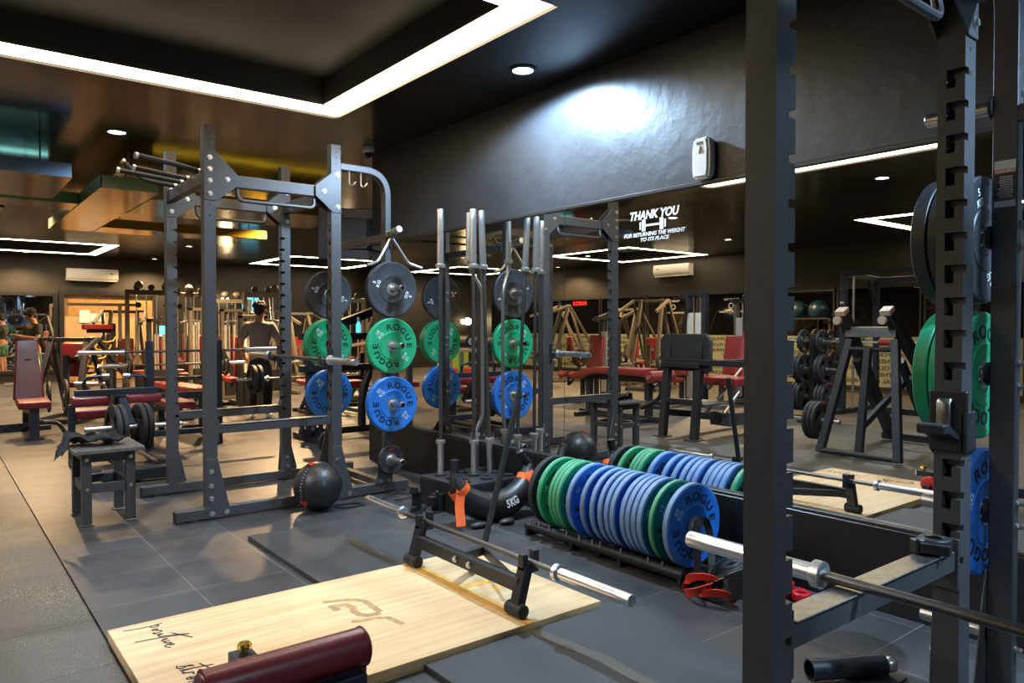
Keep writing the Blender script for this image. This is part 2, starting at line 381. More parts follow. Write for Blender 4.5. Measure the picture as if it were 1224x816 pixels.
# mirrors on the right wall
MY = [(-2.9, -.98), (-.975, .655), (.66, 2.30), (2.305, 3.94), (3.945, 5.56), (5.565, 6.85)]
ML = ['first wall mirror panel at the camera end of the mirror wall', 'wall mirror panel behind the near half of the right power rack', 'wall mirror panel between the right power rack and the front blue plate', 'wall mirror panel with the thank-you lettering above the row of plates',
      'wall mirror panel behind the standing barbells', 'wall mirror panel at the far end of the mirror wall by the left power rack']
for i, ((y0, y1), l) in enumerate(zip(MY, ML)):
    o = tag(obj('wall_mirror', box(nb(), WX-.012, WX-.001, y0, y1, .419, 2.179), 'mirror', smooth=False), l, 'mirror', 'mirror panels along the right wall')
    if i == 3:
        b = nb(); X0 = T((WX-.0128, 0, 0))
        for s, z, y, cap, wid in (('THANK YOU', 2.058, 3.125, .052, .40), ('FOR RETURNING THE WEIGHT', 1.938, 3.122, .024, .50), ('TO ITS PLACE', 1.905, 3.115, .022, .235)):
            me = tcache(s, cap*1.42, extrude=.0004, bold=cap*.05, shear=.25)
            w0 = max(v.co.x for v in me.vertices)-min(v.co.x for v in me.vertices)
            add_me(b, me, T((WX-.0128, y, z)) @ FACE_NX @ Matrix.Diagonal((wid/w0, 1, 1, 1)))
        for y0, y1, z0, z1 in ((3.185, 3.215, 1.958, 2.03), (3.07, 3.04, 1.958, 2.03), (3.222, 3.235, 1.97, 2.018), (3.033, 3.02, 1.97, 2.018), (3.185, 3.07, 1.987, 2.0)):
            box(b, WX-.0132, WX-.0125, y0, y1, z0, z1)
        obj('lettering', b, 'white', o, smooth=False)['label'] = 'white thank-you lettering with a dumbbell sign'

# windows on the left wall, seen through the mirror
WT = [('FITNESS PLUS', 'MINDSET'), ('LOAD YOUR MINDSET', 'FITNESS PLUS INDONESIA'), ('GENERAL HAPPINESS', 'WELLNESS PLUS'), ('FITNESS PLUS INDONESIA', 'LOAD YOUR'), ('MINDSET PLUS', 'FITNESS PLUS')]
ys = [2.9+1.75*i for i in range(11)]
for i in range(10):
    y0, y1 = ys[i]+.02, ys[i+1]-.02
    b = nb()
    for a in ((y0, y1, .08, .13), (y0, y1, 2.15, 2.2), (y0, y0+.04, .13, 2.15), (y1-.04, y1, .13, 2.15)): box(b, XL-.06, XL+.02, *a)
    w = struct('window_%d' % (i+1), b, 'black', bevel=.004)
    g = obj('pane', box(nb(), XL-.03, XL-.02, y0+.03, y1-.03, .12, 2.16), 'darkglass', w, smooth=False)
    f = obj('frosted_film', box(nb(), XL-.018, XL-.014, y0+.04, y1-.04, .14, 1.16), 'film', w, smooth=False)
    for k in range(7):
        b = nb(); me = tcache(random.choice(WT)[k % 2], .11, extrude=.0004, bold=.003)
        w0 = max(v.co.x for v in me.vertices)-min(v.co.x for v in me.vertices)
        add_me(b, me, T((XL-.0135, (y0+y1)/2+random.uniform(-.05, .05), 1.06-k*.135)) @ FACE_PX @ Matrix.Diagonal((min(1.3, 1.5/w0), 1, 1, 1)))
        obj('lettering', b, 'ink', f, smooth=False)
    if i in (4, 5):
        b = nb(); yc = (y0+y1)/2
        for s, z, h in (('THANK YOU', 2.02, .07), ('FOR RETURNING THE WEIGHT', 1.72, .05)):
            add_me(b, tcache(s, h, extrude=.0004, bold=.002), T((XL-.012, yc, z)) @ FACE_PX)
        lathe(b, [(.05, 0), (.07, 0), (.07, .001), (.05, .001)], 20, T((XL-.012, yc, 1.87)) @ AX['x'], closed=True)
        obj('decal', b, 'white', w, smooth=False)
    if i == 7:
        b = nb(); add_me(b, tcache('MUSCLE', .16, extrude=.001, bold=.005), T((XL-.011, (y0+y1)/2, 2.05)) @ FACE_PX)
        obj('red_sign_lettering', b, 'redsign', w, smooth=False)

# ------------------------------------------------------------------ lamps
def downlight(x, y, warm, label, e, size=150, blend=.5):
    t = thing('downlight', label, 'ceiling light', (x, y, H-.001), group='round ceiling downlights')
    obj('trim_ring', lathe(nb(), [(.07, 0), (.095, 0), (.095, -.006), (.07, -.012)], 28, closed=True), 'black', t)
    obj('lamp_disc', lathe(nb(), [(0, -.004), (.07, -.004)], 24), 'lampwarm' if warm else 'ledcool', t)
    if e:
        ld = bpy.data.lights.new('downlight_beam', 'SPOT'); ld.energy = e; ld.spot_size = math.radians(size); ld.spot_blend = blend; ld.shadow_soft_size = .055
        ld.color = (1, .64, .32) if warm else ((.46, .71, 1) if x > 2.5 else (.68, .83, 1))
        lo = bpy.data.objects.new('downlight_beam', ld); COL.objects.link(lo); lo.parent = t; lo.location = (0, 0, -.02)
for a in ((3.21, 3.95, 0, 'cool white downlight beside the mirror wall over the plate rack', 560, 164, .3),
          (1.37, 7.44, 0, 'cool white downlight beyond the left power rack', 220),
          (-1.63, 4.18, 0, 'cool white downlight over the leg press machine', 420),
          (-2.2, 7.75, 0, 'cool white downlight over the leg curl bench', 350),
          (3.0, -.55, 0, 'cool white downlight beside the mirror wall over the right power rack', 900),
          (.9, -1.2, 0, 'cool white downlight behind the red bench', 200),
          (1.87, 20.6, 1, 'warm downlight by the far wall above the reading person', 400),
          (4.63, 20.6, 1, 'warm downlight by the far wall right of the wood panel', 600),
          (4.5, 16.95, 1, 'warm downlight above the cable station at the far end', 1800),
          (4.6, 11.5, 1, 'added warm downlight above the man in the grey shirt', 1900),  # added lamp, warms and brightens the far floor
          (-5.2, 20.7, 1, 'warm downlight in the far left corner', 300),
          (-7.3, 16.2, 1, 'warm downlight close to the left windows', 400),
          (1.2, 12.6, 1, 'added warm downlight above the incline bench and the lever machine', 1150),  # added to brighten the floor around the incline bench
          (7.6, 15.4, 1, 'added warm downlight above the treadmills in the right wing', 1100),  # added lamp for warm light in the wing
          (-5.6, 13.2, 1, 'added warm downlight above the taupe lever machines', 1100),  # added lamp, warms the machines shown in the mirror
          (-5.4, 9.0, 1, 'added warm downlight above the plate tree near the left windows', 1200)):  # added for warm light on the window side
    downlight(*a)
def floodlight(x, y, z, label, r, e):
    t = thing('floodlight', label, 'wall lamp', (x, y, z), group='warm twin floodlights')
    obj('bracket', box(nb(), -.17, .17, .05, .09, -.03, .03), 'black', t)
    for s in (-1, 1):
        obj('lamp_head', lathe(nb(), [(0, 0), (r, .01), (r*1.05, .06), (r*.5, .12), (0, .12)], 20, T((s*.09, -.07, 0)) @ AX['y']), 'lampwarm', t)
    ld = bpy.data.lights.new('flood_beam', 'SPOT'); ld.spot_size = 2.2; ld.spot_blend = .6; ld.energy = e*2; ld.color = (1, .72, .38); ld.shadow_soft_size = .12
    lo = bpy.data.objects.new('flood_beam', ld); COL.objects.link(lo); lo.parent = t; lo.location = (0, -.2, 0); lo.rotation_euler = (-PI/2+.35, 0, 0)
floodlight(10.25, YB-.1, 2.62, 'bright warm twin floodlight high on the far wall, right of the left rack', .06, 40)
floodlight(6.62, YB-.1, 2.12, 'bright warm twin floodlight on the far wall above the cable stations', .06, 18)
t = floodlight(-7.6, YB-.1, 1.55, 'warm twin floodlight low on the far wall beside the left windows', .08, 25)

# ------------------------------------------------------------------ suspended bronze slabs, LED light on their sides put into the edge colours
SL = [(-1.6, 1.11, 8.05, 9.5, 'slabbluelight', 'ledteal', 'wide bronze ceiling slab with painted blue edge light, lit teal from above', (1,)),
      (1.40, 1.95, 8.42, 12.4, 'slabgreenlight', None, 'long bronze ceiling slab with painted olive green edge light', ()),
      (-1.6, 1.39, 9.72, 10.3, 'slabgreenlight', None, 'bronze ceiling cross slab behind the teal-lit slab', ()),
      (1.96, 4.3, 8.88, 10.15, 'slabyellowlight', 'ledyellow', 'bronze ceiling slab with painted olive edge light behind the left rack, lit yellow from above', (0,)),
      (1.96, 4.3, 11.75, 12.4, 'slabyellowlight', 'ledyellow', 'bronze ceiling slab far back with painted yellow edge light', (0,)),
      (-1.6, .75, 10.55, 12.5, 'slabbluelight', 'ledteal', 'bronze ceiling slab at the frame edge behind the cross slab', (1,))]
for x0, x1, y0, y1, em, led, l, where in SL:
    t = thing('ceiling_slab_panel', l, 'ceiling panel', ((x0+x1)/2, (y0+y1)/2, 2.75), group='bronze slabs hung below the ceiling')
    wobj('slab', box(nb(), x0+.004, x1-.004, y0+.004, y1-.004, 2.75, 2.765), 'slab', t, smooth=False)
    b = nb()
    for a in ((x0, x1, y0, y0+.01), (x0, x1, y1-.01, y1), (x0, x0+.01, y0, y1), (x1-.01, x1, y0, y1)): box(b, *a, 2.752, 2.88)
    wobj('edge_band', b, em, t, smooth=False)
    b = nb()
    for sx in (x0+.25, x1-.25):
        for sy in (y0+.12, y1-.12): cyl(b, (sx, sy, 2.76), (sx, sy, H), .008, n=6)
    wobj('hanger_rods', b, 'black', t)
    for w in where:
        b = nb(); y = y0+.06 if w == 0 else y1-.12; zs = 2.862 if w == 0 else 2.99
        box(b, x0+.05, x1-.05, y-.012, y+.012, zs, zs+.014)
        wobj('led_strip', b, led, t, smooth=False)

# ------------------------------------------------------------------ things on the walls and ceiling
def aircon(x, y, z, w, rot, label):
    t = thing('air_conditioner', label, 'air conditioner', (x, y, z), (0, 0, rot), 'split air conditioners')
    pr = [(0, 0), (-.12, 0), (-.2, .06), (-.21, .15), (-.2, .28), (-.18, .3), (0, .3)]
    obj('body', prism(nb(), pr, 'x', -w/2, w/2), 'plastic', t, bevel=.006)
    b = nb(); box(b, -w/2+.03, w/2-.03, -.185, -.13, .004, .03)
    obj('louvre', xf(b, T((0, -.004, -.012))), 'cream', t)
    obj('display', box(nb(), w/2-.2, w/2-.12, -.215, -.205, .18, .2), 'ink', t)
aircon(3.35, YB-.002, 2.52, 1.15, 0, 'white air conditioner on the far wall above the wood panel')
aircon(XL+.002, 12.45, 2.66, 1.15, PI/2, 'white air conditioner on the left wall above the windows')

t = thing('air_freshener', 'white air freshener dispenser on the wall above the mirror', 'air freshener', (WX-.001, 2.72, 2.21))
pr = [(-.055, .0), (-.062, .06), (-.062, .17), (-.052, .235), (.052, .235), (.062, .17), (.062, .06), (.055, 0)]
obj('case', xf(prism(nb(), pr, 'x', -.075, -.001), Matrix.Identity(4)), 'plastic', t, bevel=.014, seg=3)
obj('sensor_window', box(nb(), -.078, -.07, -.02, .02, .195, .21), 'ink', t)
obj('nozzle', sphere(nb(), (-.073, 0, .165), .017, (.6, 1, 1.5)), 'cream', t)

t = thing('television', 'flat black television on a wall bracket, seen from its side at the mirror wall corner', 'television', (3.5, 6.95, 2.05))
b = nb(); box(b, -.025, .025, -.35, .35, 0, .52)
o = obj('screen_panel', xf(b, T((-.02, .1, 0)) @ Matrix.Rotation(math.radians(62), 4, 'Z')), 'black', t, bevel=.006)
b = nb(); box(b, -.05, -.02, -.2, .2, .1, .42)
obj('back_housing', xf(b, T((-.02, .1, 0)) @ Matrix.Rotation(math.radians(62), 4, 'Z') @ T((-.0, 0, 0))), 'rubber', t, bevel=.008)
b = nb(); beam(b, (.1, .06, .25), (0, .1, .25), .04, .05); beam(b, (.12, -.02, .12), (.12, -.02, .40), .09, .02, (0, 1, 0)); obj('bracket_arm', b, 'black', t)
t = thing('security_camera', 'white dome security camera on the ceiling near the mirror wall corner', 'camera', (3.42, 6.6, H-.001))
obj('base', lathe(nb(), [(0, 0), (.06, 0), (.065, -.03), (.05, -.05), (0, -.05)], 24), 'plastic', t)
obj('dome', sphere(nb(), (0, 0, -.055), .04), 'ink', t)

# far wall: mirror, wood panel behind frosted glass
o = tag(obj('far_mirror', box(nb(), -1.6, 2.50, YB-.03, YB-.002, .3, 2.12), 'mirror', smooth=False), 'large mirror on the far wall behind the reading person', 'mirror')
b = nb()
for a in ((-1.7, 2.6, 2.12, 2.2), (-1.7, 2.6, .22, .3), (-1.7, -1.6, .3, 2.12), (2.5, 2.6, .3, 2.12)): box(b, a[0], a[1], YB-.05, YB-.002, a[2], a[3])
obj('frame', b, 'black', o)
t = thing('glazed_partition', 'wood panelled partition behind half frosted glass at the far wall', 'partition', (3.55, YB-.1, 0))
wobj('wood_panel', box(nb(), 2.72, 4.75, YB-.05, YB-.005, .02, 2.16), 'woodwall', t)
fr = wobj('frosted_glass', box(nb(), 2.72, 4.75, YB-.11, YB-.10, .62, 1.62), 'frosted', t)
b = nb()
for a in ((2.62, 4.85, 2.16, 2.26), (2.62, 2.72, 0, 2.16), (4.75, 4.85, 0, 2.16), (2.72, 4.75, .58, .62)): box(b, a[0], a[1], YB-.14, YB-.003, a[2], a[3])
wobj('frame', b, 'black', t)
b = nb(); add_me(b, tcache('FIT INDONESIA', .17, extrude=.001, bold=.002), T((3.75, YB-.112, .78)) @ Matrix.Diagonal((-1, 1, 1, 1)) @ FACE_NY)
wobj('lettering', b, 'stain', fr, smooth=False)
b = nb()
for k in range(7):
    a = math.radians(25+k*17); r = .12+.05*k
    tube(b, fillet([(3.62, YB-.113, .98), (3.62+.5*r*math.cos(a)-.1, YB-.113, 1.0+.6*r*math.sin(a)+.06), (3.55+r*1.1*math.cos(a)-.15, YB-.113, 1.02+r*math.sin(a))], .2), .008, n=5)
wobj('etched_emblem', b, 'palegrey', fr)
o = tag(obj('notice_board', box(nb(), 3.05, 3.29, YB-.13, YB-.112, 1.46, 1.78), 'plastic', bevel=.004), 'square cream notice plate on the wood panelled partition', 'notice plate')
tag(obj('paper_notice', box(nb(), 3.30, 3.62, YB-.122, YB-.112, 1.50, 1.70), 'white', smooth=False), 'white paper notice beside the cream plate on the wood panelled partition', 'notice')
# ------------------------------------------------------------------ bumper plates
def bumper(name, label, mat, R, t, word, weight, ink, wink, hubmat='chrome', loc=(0, 0, 0), rot=0, spin=0, group=None, lettered=True, cat='weight plate', rim=None):
    """plate lying about local Y: its lettered face looks to -Y, hub hole in the middle"""
    root = thing(name, label, cat, loc, (0, 0, rot), group)
    Rm = Matrix.Rotation(spin, 4, 'Y') @ ROTY
    h = t/2
    pr = [(.052, -h+.002), (.052, h-.002), (.10, h-.002), (.103, h), (.112, h), (.116, h-.004), (R*.84, h-.004), (R*.87, h-.001), (R*.97, h-.001), (R, h-.006),
          (R, -h+.006), (R*.97, -h+.001), (R*.87, -h+.001), (R*.84, -h+.004), (.116, -h+.004), (.112, -h), (.103, -h), (.10, -h+.002)]
    obj('disc', lathe(nb(), pr, 64, Rm, closed=True), mat, root)
    if rim: obj('rim', lathe(nb(), [(R*.97, h-.0008), (R-.0008, h-.0055), (R+.0006, h-.006), (R+.0006, -h+.006), (R-.0008, -h+.0055), (R*.97, -h+.0008)], 64, Rm, closed=True), rim, root)
    b = lathe(nb(), [(.0255, -h-.001), (.0255, h+.003), (.034, h+.003), (.037, h), (.052, h-.001), (.052, -h), (.037, -h-.001)], 32, Rm, closed=True)
    for k in range(6):
        a = k*PI/3; p = V((.044*math.cos(a), .044*math.sin(a), h-.001)); cyl(b, Rm @ p, Rm @ (p+V((0, 0, .004))), .0045, n=6)
    obj('hub', b, hubmat, root)
    if lettered:
        rr = R*.675; zt = h-.0042
        for base in (52, 232):
            b = nb(); n = len(word)
            for i, ch in enumerate(word):
                a = math.radians(base + (n-1)*12.7 - i*25.4)
                me = tcache(ch, R*.295, extrude=.0013, bold=R*.008, sx=1.22)
                add_me(b, me, Rm @ Matrix.Rotation(a-PI/2, 4, 'Z') @ T((0, rr, zt)))
            obj('lettering', b, ink, root, smooth=False)
        for base in (142, 322):
            b = nb(); a = math.radians(base)
            for s, dy in ((weight, .018), ('KG', -.019)):
                add_me(b, tcache(s, R*.165, extrude=.0012, bold=R*.002, sx=1.15), Rm @ Matrix.Rotation(a-PI/2, 4, 'Z') @ T((0, rr+dy*R/.225, zt)))
            obj('weight_mark', b, wink, root, smooth=False)
    return root
def tri_plate(name, label, R=.2, t=.035, loc=(0, 0, 0), rot=0, group=None, mat='rubber'):
    """black tri-grip iron plate about local Y"""
    root = thing(name, label, 'weight plate', loc, (0, 0, rot), group); h = t/2
    b = lathe(nb(), [(R*.78, -h), (R*.78, h), (R*.84, h), (R*.96, h), (R, h-.006), (R, -h+.006), (R*.96, -h)], 40, ROTY, closed=True)
    lathe(b, [(.026, -h), (.026, h), (R*.36, h), (R*.4, h-.005), (R*.4, -h+.005), (R*.36, -h)], 28, ROTY, closed=True)
    for k in range(3):
        a = 2*PI*k/3+PI/2
        pts = [(R*.3*math.cos(a-.5), R*.3*math.sin(a-.5)), (R*.81*math.cos(a-.55), R*.81*math.sin(a-.55)), (R*.83*math.cos(a), R*.83*math.sin(a)), (R*.81*math.cos(a+.55), R*.81*math.sin(a+.55)), (R*.3*math.cos(a+.5), R*.3*math.sin(a+.5))]
        prism(b, pts, 'y', -h*.75, h*.75)
    obj('disc', b, mat, root)
    obj('sleeve_ring', lathe(nb(), [(.0255, -h-.001), (.0255, h+.001), (.031, h+.001), (.031, -h-.001)], 20, ROTY, closed=True), 'satin', root)
    b = nb(); cbox(b, (0, -h-.0003, R*.88), (R*.5, .001, .012)); obj('colour_mark', b, 'redplastic', root)
    return root

# ------------------------------------------------------------------ barbells: about local Y, origin in the middle
def barbell(name, label, L=2.2, loc=(0, 0, 0), rot=(0, 0, 0), group=None, shaft='shaft', ssl=.415, cat='barbell', sl='chrome'):
    t = thing(name, label, cat, loc, rot, group); h = L/2; a = h-ssl
    b = cyl(nb(), (0, -a-.02, 0), (0, a+.02, 0), .0142, n=20)
    for s in (-1, 1):
        for q in (.41, .455): cyl(b, (0, s*q, 0), (0, s*(q+.006), 0), .0136, n=20)
    obj('shaft', b, shaft, t)
    for s in (-1, 1):
        M4 = AX['y'] @ Matrix.Rotation(0, 4, 'Z') if s > 0 else Matrix.Rotation(PI, 4, 'Z') @ AX['y']
        pr = [(.0142, a-.032), (.030, a-.032), (.037, a-.028), (.037, a-.004), (.033, a), (.025, a), (.025, a+(h-a)*.2), (.025, a+(h-a)*.4), (.025, a+(h-a)*.6), (.025, a+(h-a)*.8), (.025, h-.004), (.0235, h), (.019, h), (.018, h-.003), (0, h-.003)]
        obj('sleeve', lathe(nb(), pr, 40, M4), sl, t)
    return t

# ------------------------------------------------------------------ power racks
def upright(b, x, y, w, z0, z1, slots, cx, cy):
    """square post with L-shaped key slots cut into the corner facing (cx, cy)"""
    h = w/2; P = lambda u, v: (x+u*cx, y+v*cy)      # u towards the slot face (x), v towards the opening face (y)
    full = [P(-h, -h), P(h, -h), P(h, h), P(-h, h)]
    notch = [P(-h, -h), P(h, -h), P(h, -.014), P(h-.027, -.014), P(h-.027, h), P(-h, h)]
    key = [P(-h, -h), P(h, -h), P(h, -.014), P(h-.055, -.014), P(h-.055, .012), P(h, .012), P(h, h), P(-h, h)]
    z = z0
    for s in sorted(slots):
        prism(b, full, 'z', z, s-.034); prism(b, key, 'z', s-.034, s); prism(b, notch, 'z', s, s+.022); z = s+.022
    prism(b, full, 'z', z, z1)
def bolts(b, pts, axis='y', s=-1, r=.012, l=.012):
    for p in pts:
        q = V(p); d = V((0, s*l, 0)) if axis == 'y' else V((s*l, 0, 0))
        cyl(b, q, q+d, r, n=6); cyl(b, q, q+d*.25, r*1.5, n=14)
def power_rack(label, xf, xr, xs, yn, yf, pegz, xb, xe, warn=False, group='power racks along the mirror wall'):
    t = thing('power_rack', label, 'power rack', ((xf+xr)/2, (yn+yf)/2, 0), group=group)
    w = .078; h = w/2; HT = 2.76
    slots = [.62+.1*i for i in range(16)]
    inner = {}
    for y, cy, side in ((yn, 1, -1), (yf, -1, 1)):
        for x, cx in ((xf, 1), (xr, -1)):
            b = nb(); upright(b, x, y, w, .08, HT, slots, cx, cy)
            o = wobj('upright', b, 'steel', t, smooth=False)
            b = nb()
            for z in (2.66, 2.70, 2.61, 2.2, 2.13): cyl(b, (x, y-h-.0008, z), (x, y-h+.002, z), .007, n=10)
            wobj('adjustment_holes', b, 'ink', o)
        # base rail, feet, storage post with the bent arch on top
        b = nb(); box(b, xb, xe, y-h, y+h, .012, .085)
        rail = wobj('base_rail', b, 'steel', t, bevel=.004)
        b = nb()
        for x in (xb+.03, xf-.12, xr, xe-.06): box(b, x-.03, x+.03, y-h-.004, y+h+.004, 0, .014)
        box(b, xe-.0, xe+.003, y-h+.006, y+h-.006, .018, .079); box(b, xb-.003, xb, y-h+.006, y+h-.006, .018, .079)
        wobj('rubber_foot', b, 'rubber', rail)
        path = fillet([(xr+h, y, 2.60), (xs, y, 2.60), (xs, y, .085)], .26, 9)
        wobj('storage_post', tube(nb(), path, 0, w=w, h=.055, up=(0, 1, 0)) if False else sweep_xz(path, y, w, .05), 'steel', t, bevel=.003)
        f = y + side*h*1.0; g = y + side*(h+.006)
        for pts, bp in (([(xf-h, .012), (xf-h, .43), (xf+h, .43), (xf+h+.095, .012)], [(xf-.005, g, z) for z in (.15, .24, .34)] + [(xf+.0, g, .045), (xf+.10, g, .045)]),
                        ([(xr-h-.02, .012), (xr-h+.01, .43), (xr+h-.005, .43), (xr+h+.10, .012)], [(xr+.0, g, z) for z in (.22, .32)] + [(xr-.04, g, .045), (xr+.10, g, .045)]),
                        ([(xs-.13, .08), (xs-.035, .5), (xs+.03, .5), (xs+.03, .08)], [(xs-.07, g, .10), (xs+.0, g, .10)])):
            b = nb(); prism(b, pts, 'y', f, g); foot = wobj('foot_plate', b, 'steel', t, bevel=.002)
            b = nb(); bolts(b, bp, 'y', side); wobj('bolts', b, 'satin', foot)
        b = nb(); bolts(b, [(xr+.0, y-side*h, z) for z in (.12, .20)] + [(xs+.01, y-side*h, z+d) for z in pegz for d in (-.04, .04)], 'y', -side, .009, .022); wobj('bolts', b, 'satin', t)
        # upper rail and gussets
        wobj('crossbar', box(nb(), xf+h, xr-h, y-.030, y+.030, 2.345, 2.43), 'steel', t, bevel=.004)
        for s, g0, g1 in ((-1, y-h-.007, y-h), (1, y+h, y+h+.007)):
            gb = g0 if s < 0 else g1
            for pts, bp in (([(xf-h, 2.57), (xf+.045, 2.57), (xf+.19, 2.43), (xf+.19, 2.35), (xf+.045, 2.235), (xf-h, 2.235)], [(xf, gb, z) for z in (2.28, 2.37, 2.45, 2.53)] + [(xf+.12, gb, 2.39)]),
                            ([(xr+h, 2.57), (xr-.0, 2.57), (xr-.17, 2.43), (xr-.17, 2.35), (xr-.03, 2.235), (xr+h, 2.235)], [(xr-.10, gb, 2.39)] + [(xr+.01, gb, z) for z in (2.28, 2.53)])):
                b = nb(); prism(b, pts, 'y', g0, g1); gs = wobj('gusset_plate', b, 'steel', t, bevel=.0015)
                b = nb(); bolts(b, bp, 'y', s); wobj('bolts', b, 'satin', gs)
        # safety arm
        o = wobj('safety_arm', box(nb(), xf+h+.006, xr-h-.006, y-.03, y+.03, .60, .66), 'steel', t, bevel=.003)
        b = nb(); box(b, xf+h+.03, xr-h-.03, y-.036, y+.036, .661, .667)
        wobj('wear_strip', b, 'bare', o, bevel=.002)
        for x0, x1 in ((xf+h, xf+h+.01), (xr-h-.01, xr-h)): wobj('end_bracket', box(nb(), x0, x1, y-h, y+h, .54, .70), 'steel', o, bevel=.002)
        # storage pegs
        ps = -1 if y == yn else 1
        for k, z in enumerate(pegz):
            y0 = y + ps*h
            b = lathe(nb(), [(.0245, 0), (.0245, .225), (.022, .228), (.017, .228), (.017, .12), (0, .12)], 22, T((xs, y0, z)) @ (ROTY if ps < 0 else AX['y']))
            wobj('plate_peg', b, 'satin', t)
            b = lathe(nb(), [(.0246, 0), (.042, 0), (.042, .012), (.0246, .014)], 22, T((xs, y0, z)) @ (ROTY if ps < 0 else AX['y']))
            wobj('peg_flange', b, 'black', t)
    # cross members between both sides
    for x, z in ((xf, 2.40), (xr, 2.39)):
        wobj('cross_member', box(nb(), x-.03, x+.03, yn+h, yf-h, z-.045, z+.045), 'steel', t, bevel=.004)
    wobj('cross_member', box(nb(), xs-.03, xs+.03, yn+h, yf-h, .03, .085), 'steel', t, bevel=.004)
    wobj('cross_member', box(nb(), xs-.03, xs+.03, yn+h, yf-h, 2.05, 2.11), 'steel', t, bevel=.004)
    # bent grip bar hanging under each upper rail
    for y in (yn, yf):
        pts = fillet([(xf+.20, y, 2.35), (xf+.20, y-.02, 2.255), (xr-.17, y-.02, 2.255), (xr-.17, y, 2.35)], .05)
        wobj('grip_bar', tube(nb(), pts, .015, 10), 'steel', t)
    # pull-up grips reaching out in front
    L = yf-yn
    for k, (a, pts) in enumerate(((.06, [(0, 0, 0), (-.16, -.01, .03), (-.42, -.06, .045)]), (.36, [(0, 0, 0), (-.36, 0, .035)]), (.52, [(0, 0, 0), (-.43, 0, .035)]), (.70, [(0, 0, 0), (-.24, 0, .02), (-.36, .02, .14)]))):
        y = yn + a*L; pp = [V((xf-.03, y, 2.44))+V(p) for p in pts]
        g = wobj('pull_up_grip', tube(nb(), fillet(pp, .05), .018, 12), 'rubber', t)
        b = nb(); d = (pp[-1]-pp[-2]).normalized(); cyl(b, pp[-1]-d*.002, pp[-1]+d*.016, .021, n=14); cyl(b, pp[0], pp[0]+V((-.02, 0, .001)), .022, n=14)
        wobj('end_cap', b, 'chrome', g)
    # small hooks under the arch on the near side
    b = nb()
    for x in (xr+.12, xr+.22):
        tube(b, fillet([(x, yn-.02, 2.58), (x, yn-.02, 2.47), (x+.01, yn-.05, 2.455), (x+.04, yn-.05, 2.49)], .02), .006, 8)
    wobj('band_hook', b, 'satin', t)
    return t
def sweep_xz(path, y, w, th):
    """square tube of width w (along Y) and thickness th bent in the XZ plane"""
    b = nb(); rings = []; m = len(path)
    for i, p in enumerate(path):
        a = path[max(0, i-1)]; c = path[min(m-1, i+1)]; d = (c-a).normalized(); n = V((-d.z, 0, d.x))
        rings.append([b.verts.new(V((p.x, y+sy*w/2, p.z)) + n*sn*th/2) for sy, sn in ((-1, -1), (1, -1), (1, 1), (-1, 1))])
    for i in range(m-1):
        for j in range(4): face(b, [rings[i][j], rings[i][(j+1) % 4], rings[i+1][(j+1) % 4], rings[i+1][j]])
    face(b, rings[0][::-1]); face(b, rings[-1]); return b
def j_cup(b, x, y, z, fx=-1):
    box(b, x+fx*.0, x+fx*.012, y-.045, y+.045, z-.10, z+.09)
    prism(b, [(x+fx*.012, z-.06), (x+fx*.10, z-.035), (x+fx*.10, z+.03), (x+fx*.088, z+.035), (x+fx*.085, z-.015), (x+fx*.012, z-.016)], 'y', y-.025, y+.025)

R1 = power_rack('grey power rack beyond the wooden platform, black medicine ball at its foot', 1.568, 2.512, 2.965, 5.42, 6.44, (1.66, 1.205, .735, .28), 1.33, 3.15)
R2 = power_rack('grey power rack close to the camera on the right, loaded barbell across its safety arms', 1.515, 2.525, 2.955, -.09, .972, (2.119, 1.665, 1.185, .70, .27), 1.28, 3.15)
for y in (5.40, 6.46): b = nb(); j_cup(b, 2.473, y, 1.10); wobj('bar_holder', b, 'black', R1, bevel=.003)
for y in (-.09, .972):                                     # big sandwich cups on the right rack
    b = nb()
    box(b, 2.486-.012, 2.486, y-.06, y+.05, .965, 1.155); box(b, 2.486-.012, 2.57, y-.052, y-.04, .965, 1.09)
    prism(b, [(2.474, 1.0), (2.39, 1.03), (2.36, 1.03), (2.36, 1.06), (2.40, 1.06), (2.474, 1.02)], 'y', y-.04, y+.04)
    o = wobj('bar_holder', b, 'black', R2, bevel=.004)
    b = nb(); prism(b, [(2.474, 1.02), (2.455, 1.03), (2.455, 1.12), (2.474, 1.135)], 'y', y-.018, y+.022); wobj('liner', b, 'bare', o, bevel=.003)
# warning sticker on the rear storage post of the right rack
b = nb(); xs_ = 2.93-.0006
o = wobj('warning_label', box(nb(), xs_-.0006, xs_, .938, 1.003, 1.795, 1.90), 'navy', R2, smooth=False)
b = nb(); box(b, xs_-.001, xs_-.0006, .938, 1.003, 1.895, 1.925); box(b, xs_-.001, xs_-.0006, .938, 1.003, 1.765, 1.786); wobj('white_band', b, 'palegrey', o, smooth=False)
wobj('red_band', box(nb(), xs_-.001, xs_-.0006, .938, 1.003, 1.880, 1.8948), 'redplastic', o, smooth=False)
b = nb(); add_me(b, tcache('WARNING', .0125, extrude=.0002, bold=.0006), T((xs_-.0013, .97, 1.8875)) @ FACE_NX)
for k in range(13): box(b, xs_-.001, xs_-.0007, .945+.004*random.random(), .985+.012*random.random(), 1.870-.0058*k, 1.868-.0058*k)
wobj('lettering', b, 'palegrey', o, smooth=False)

